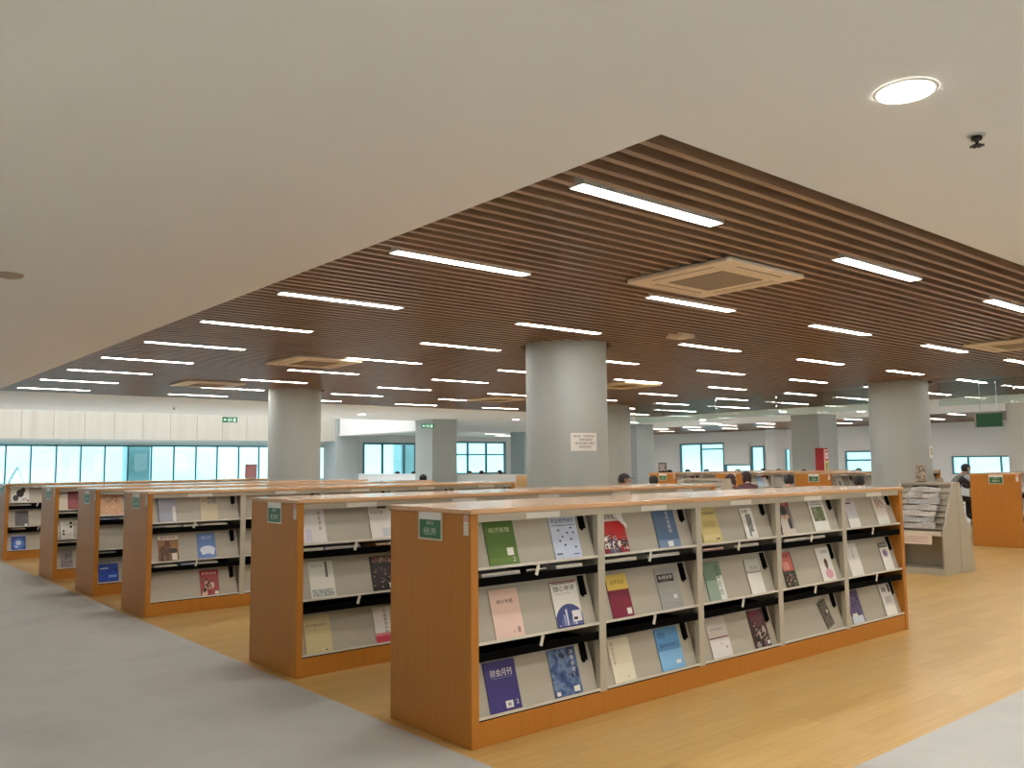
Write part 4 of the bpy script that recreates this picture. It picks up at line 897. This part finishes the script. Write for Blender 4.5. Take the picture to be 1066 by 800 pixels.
def person(label, x, y, rz, key, shirt, sleeve, trousers, lean=.10, reach=.40, hair='short', hairm=M_hair, dz=0.0, group=None):
    k = (key, lean, reach)
    if k not in PB:
        mb, hd = body_mesh(key, shirt, sleeve, trousers, lean, 0, reach); PB[k] = (mb.mesh('body'), hd)
    me, (hx, hz) = PB[k]
    r = empty('person', (x, y, dz), rz)
    o = bpy.data.objects.new('body', me); COL.objects.link(o); o.parent = r
    h = MB()
    if hair == 'cap':
        h.ball((hx - .008, 0, hz + .012), (.107, .103, .098), hairm, 18, 8, z0=.12); h.prism([(hx + .08, .0), (hx + .075, .07), (hx + .13, .06), (hx + .165, .0), (hx + .13, -.06), (hx + .075, -.07)], 2, hz + .022, hz + .030, hairm)
        h.build('cap', r)
        h = MB(); h.ball((hx - .03, 0, hz - .0), (.085, .099, .085), M_hair, 16, 8, z0=-.6); h.build('hair', r)
    elif hair == 'long':
        h.ball((hx - .018, 0, hz + .012), (.108, .106, .100), hairm, 18, 8, z0=.0); h.ball((hx - .045, 0, hz - .06), (.075, .100, .15), hairm, 16, 10); h.build('hair', r)
    else:
        h.ball((hx - .014, 0, hz + .014), (.106, .103, .098), hairm, 18, 8, z0=.06); h.ball((hx - .036, 0, hz - .012), (.078, .098, .085), hairm, 16, 10); h.build('hair', r)
    tag(r, label, 'person', group); return r
cb = C(40, 42, 50); cw = C(206, 206, 204); cg = C(120, 120, 118); cn = C(46, 54, 84); ck = C(22, 22, 24); cm_ = C(86, 40, 48)
# near readers
def seat(label, clabel, x, y, rz, *a, **k):
    dz = k.get('dz', 0.0)
    person(label, x, y, rz, *a, **k)
    chair(clabel, (x, y, 0), rz, .40 + dz)
seat('person in a black cap and dark jacket bending over, right of the middle column', 'wooden chair under the person in the black cap', 10.42, 9.98, math.radians(-38), 'cap', ck, ck, cb, lean=.16, hair='cap', dz=.07)
seat('black-haired person seen from behind before the square column, over the rack tops', 'wooden chair under the person before the square column', 12.37, 18.2, math.radians(60), 'd1', cg, cg, cb)
seat('black-haired person whose crown shows left of the far orange rack end', 'wooden chair under the person left of the far orange rack end', 13.9, 11.95, math.radians(40), 'd2', cw, cw, cb, dz=-.03)
seat('person with long maroon-brown hair beside the orange rack end, over the nearest rack', 'wooden chair under the person with long maroon-brown hair', 14.45, 10.36, math.radians(50), 'd3', cm_, cm_, cb, hair='long', hairm=mat('maroon_hair', (.05, .014, .014), .5))
seat('person in dark maroon with long hair just right of the other long-haired reader', 'wooden chair under the right one of two long-haired readers', 15.60, 10.80, math.radians(50), 'd3', cm_, cm_, cb, hair='long', hairm=mat('maroon_hair2', (.035, .012, .012), .5), lean=.06, dz=.04)
seat('black-haired person with white collar below the far shelf of pale magazines', 'wooden chair under the black-haired person with white collar', 15.05, 9.5, math.radians(30), 'd2', cw, cw, cb, dz=-.03)
seat('black-haired person just left of the right round column, low behind the rack top', 'wooden chair under the person left of the right round column', 15.2, 8.1, math.radians(35), 'd1', cg, cg, cb, dz=-.04)
seat('person with short black hair and grey vest reaching over a table at right', 'high wooden chair under the person in the grey vest', 20.5, 8.75, math.radians(-45), 'vest', cg, ck, ck, lean=.20, reach=.52, dz=.14)
table('pale reading table before the person in the grey vest', (21.25, 8.0, 0), math.radians(-45), .8, 1.5, .88)
table('pale reading table before the person in the black cap', (10.98, 9.54, 0), math.radians(-38), .7, .8, .80)
m = MB(); m.box((-.2, -.15, 0), (.2, .15, .012), M_white); m.box((-.005, -.15, .012), (.005, .15, .014), M_grille); o = m.build('open_book'); o.location = (21.15, 8.2, .88); o.rotation_euler = (0, 0, .4); tag(o, 'open white book on the table before the person in the grey vest', 'book')
left_far = [(18.0, 28.6), (18.2, 27.2), (20.0, 28.9), (19.68, 26.2), (21.0, 27.0), (22.3, 27.0)]
right_far = [(22.2, 18.4), (23.6, 18.5), (24.95, 18.9), (24.1, 17.3), (25.6, 17.3), (23.6, 15.1), (23.9, 14.3), (26.2, 14.05), (26.9, 13.3)]
for i, (x, y) in enumerate(left_far):
    person('dark-haired reader whose head shows above the white balustrade wall, before the back windows', x, y, math.radians((i * 97) % 360), ('d1', 'd2', 'd3')[i % 3], cg, cg, cb, group='readers beyond the balustrade')
    chair('wooden chair of a reader beyond the white balustrade wall', (x, y, 0), math.radians((i * 97) % 360), .40, 'chairs beyond the balustrade')
for i, (x, y) in enumerate(right_far):
    person('dark-haired reader whose head shows above the farthest racks, before the right wall windows', x, y, math.radians((i * 77 + 40) % 360), ('d2', 'd1', 'd3')[i % 3], cg, cg, cb, group='readers beyond the far racks')
    chair('wooden chair of a reader beyond the far racks', (x, y, 0), math.radians((i * 77 + 40) % 360), .40, 'chairs beyond the far racks')
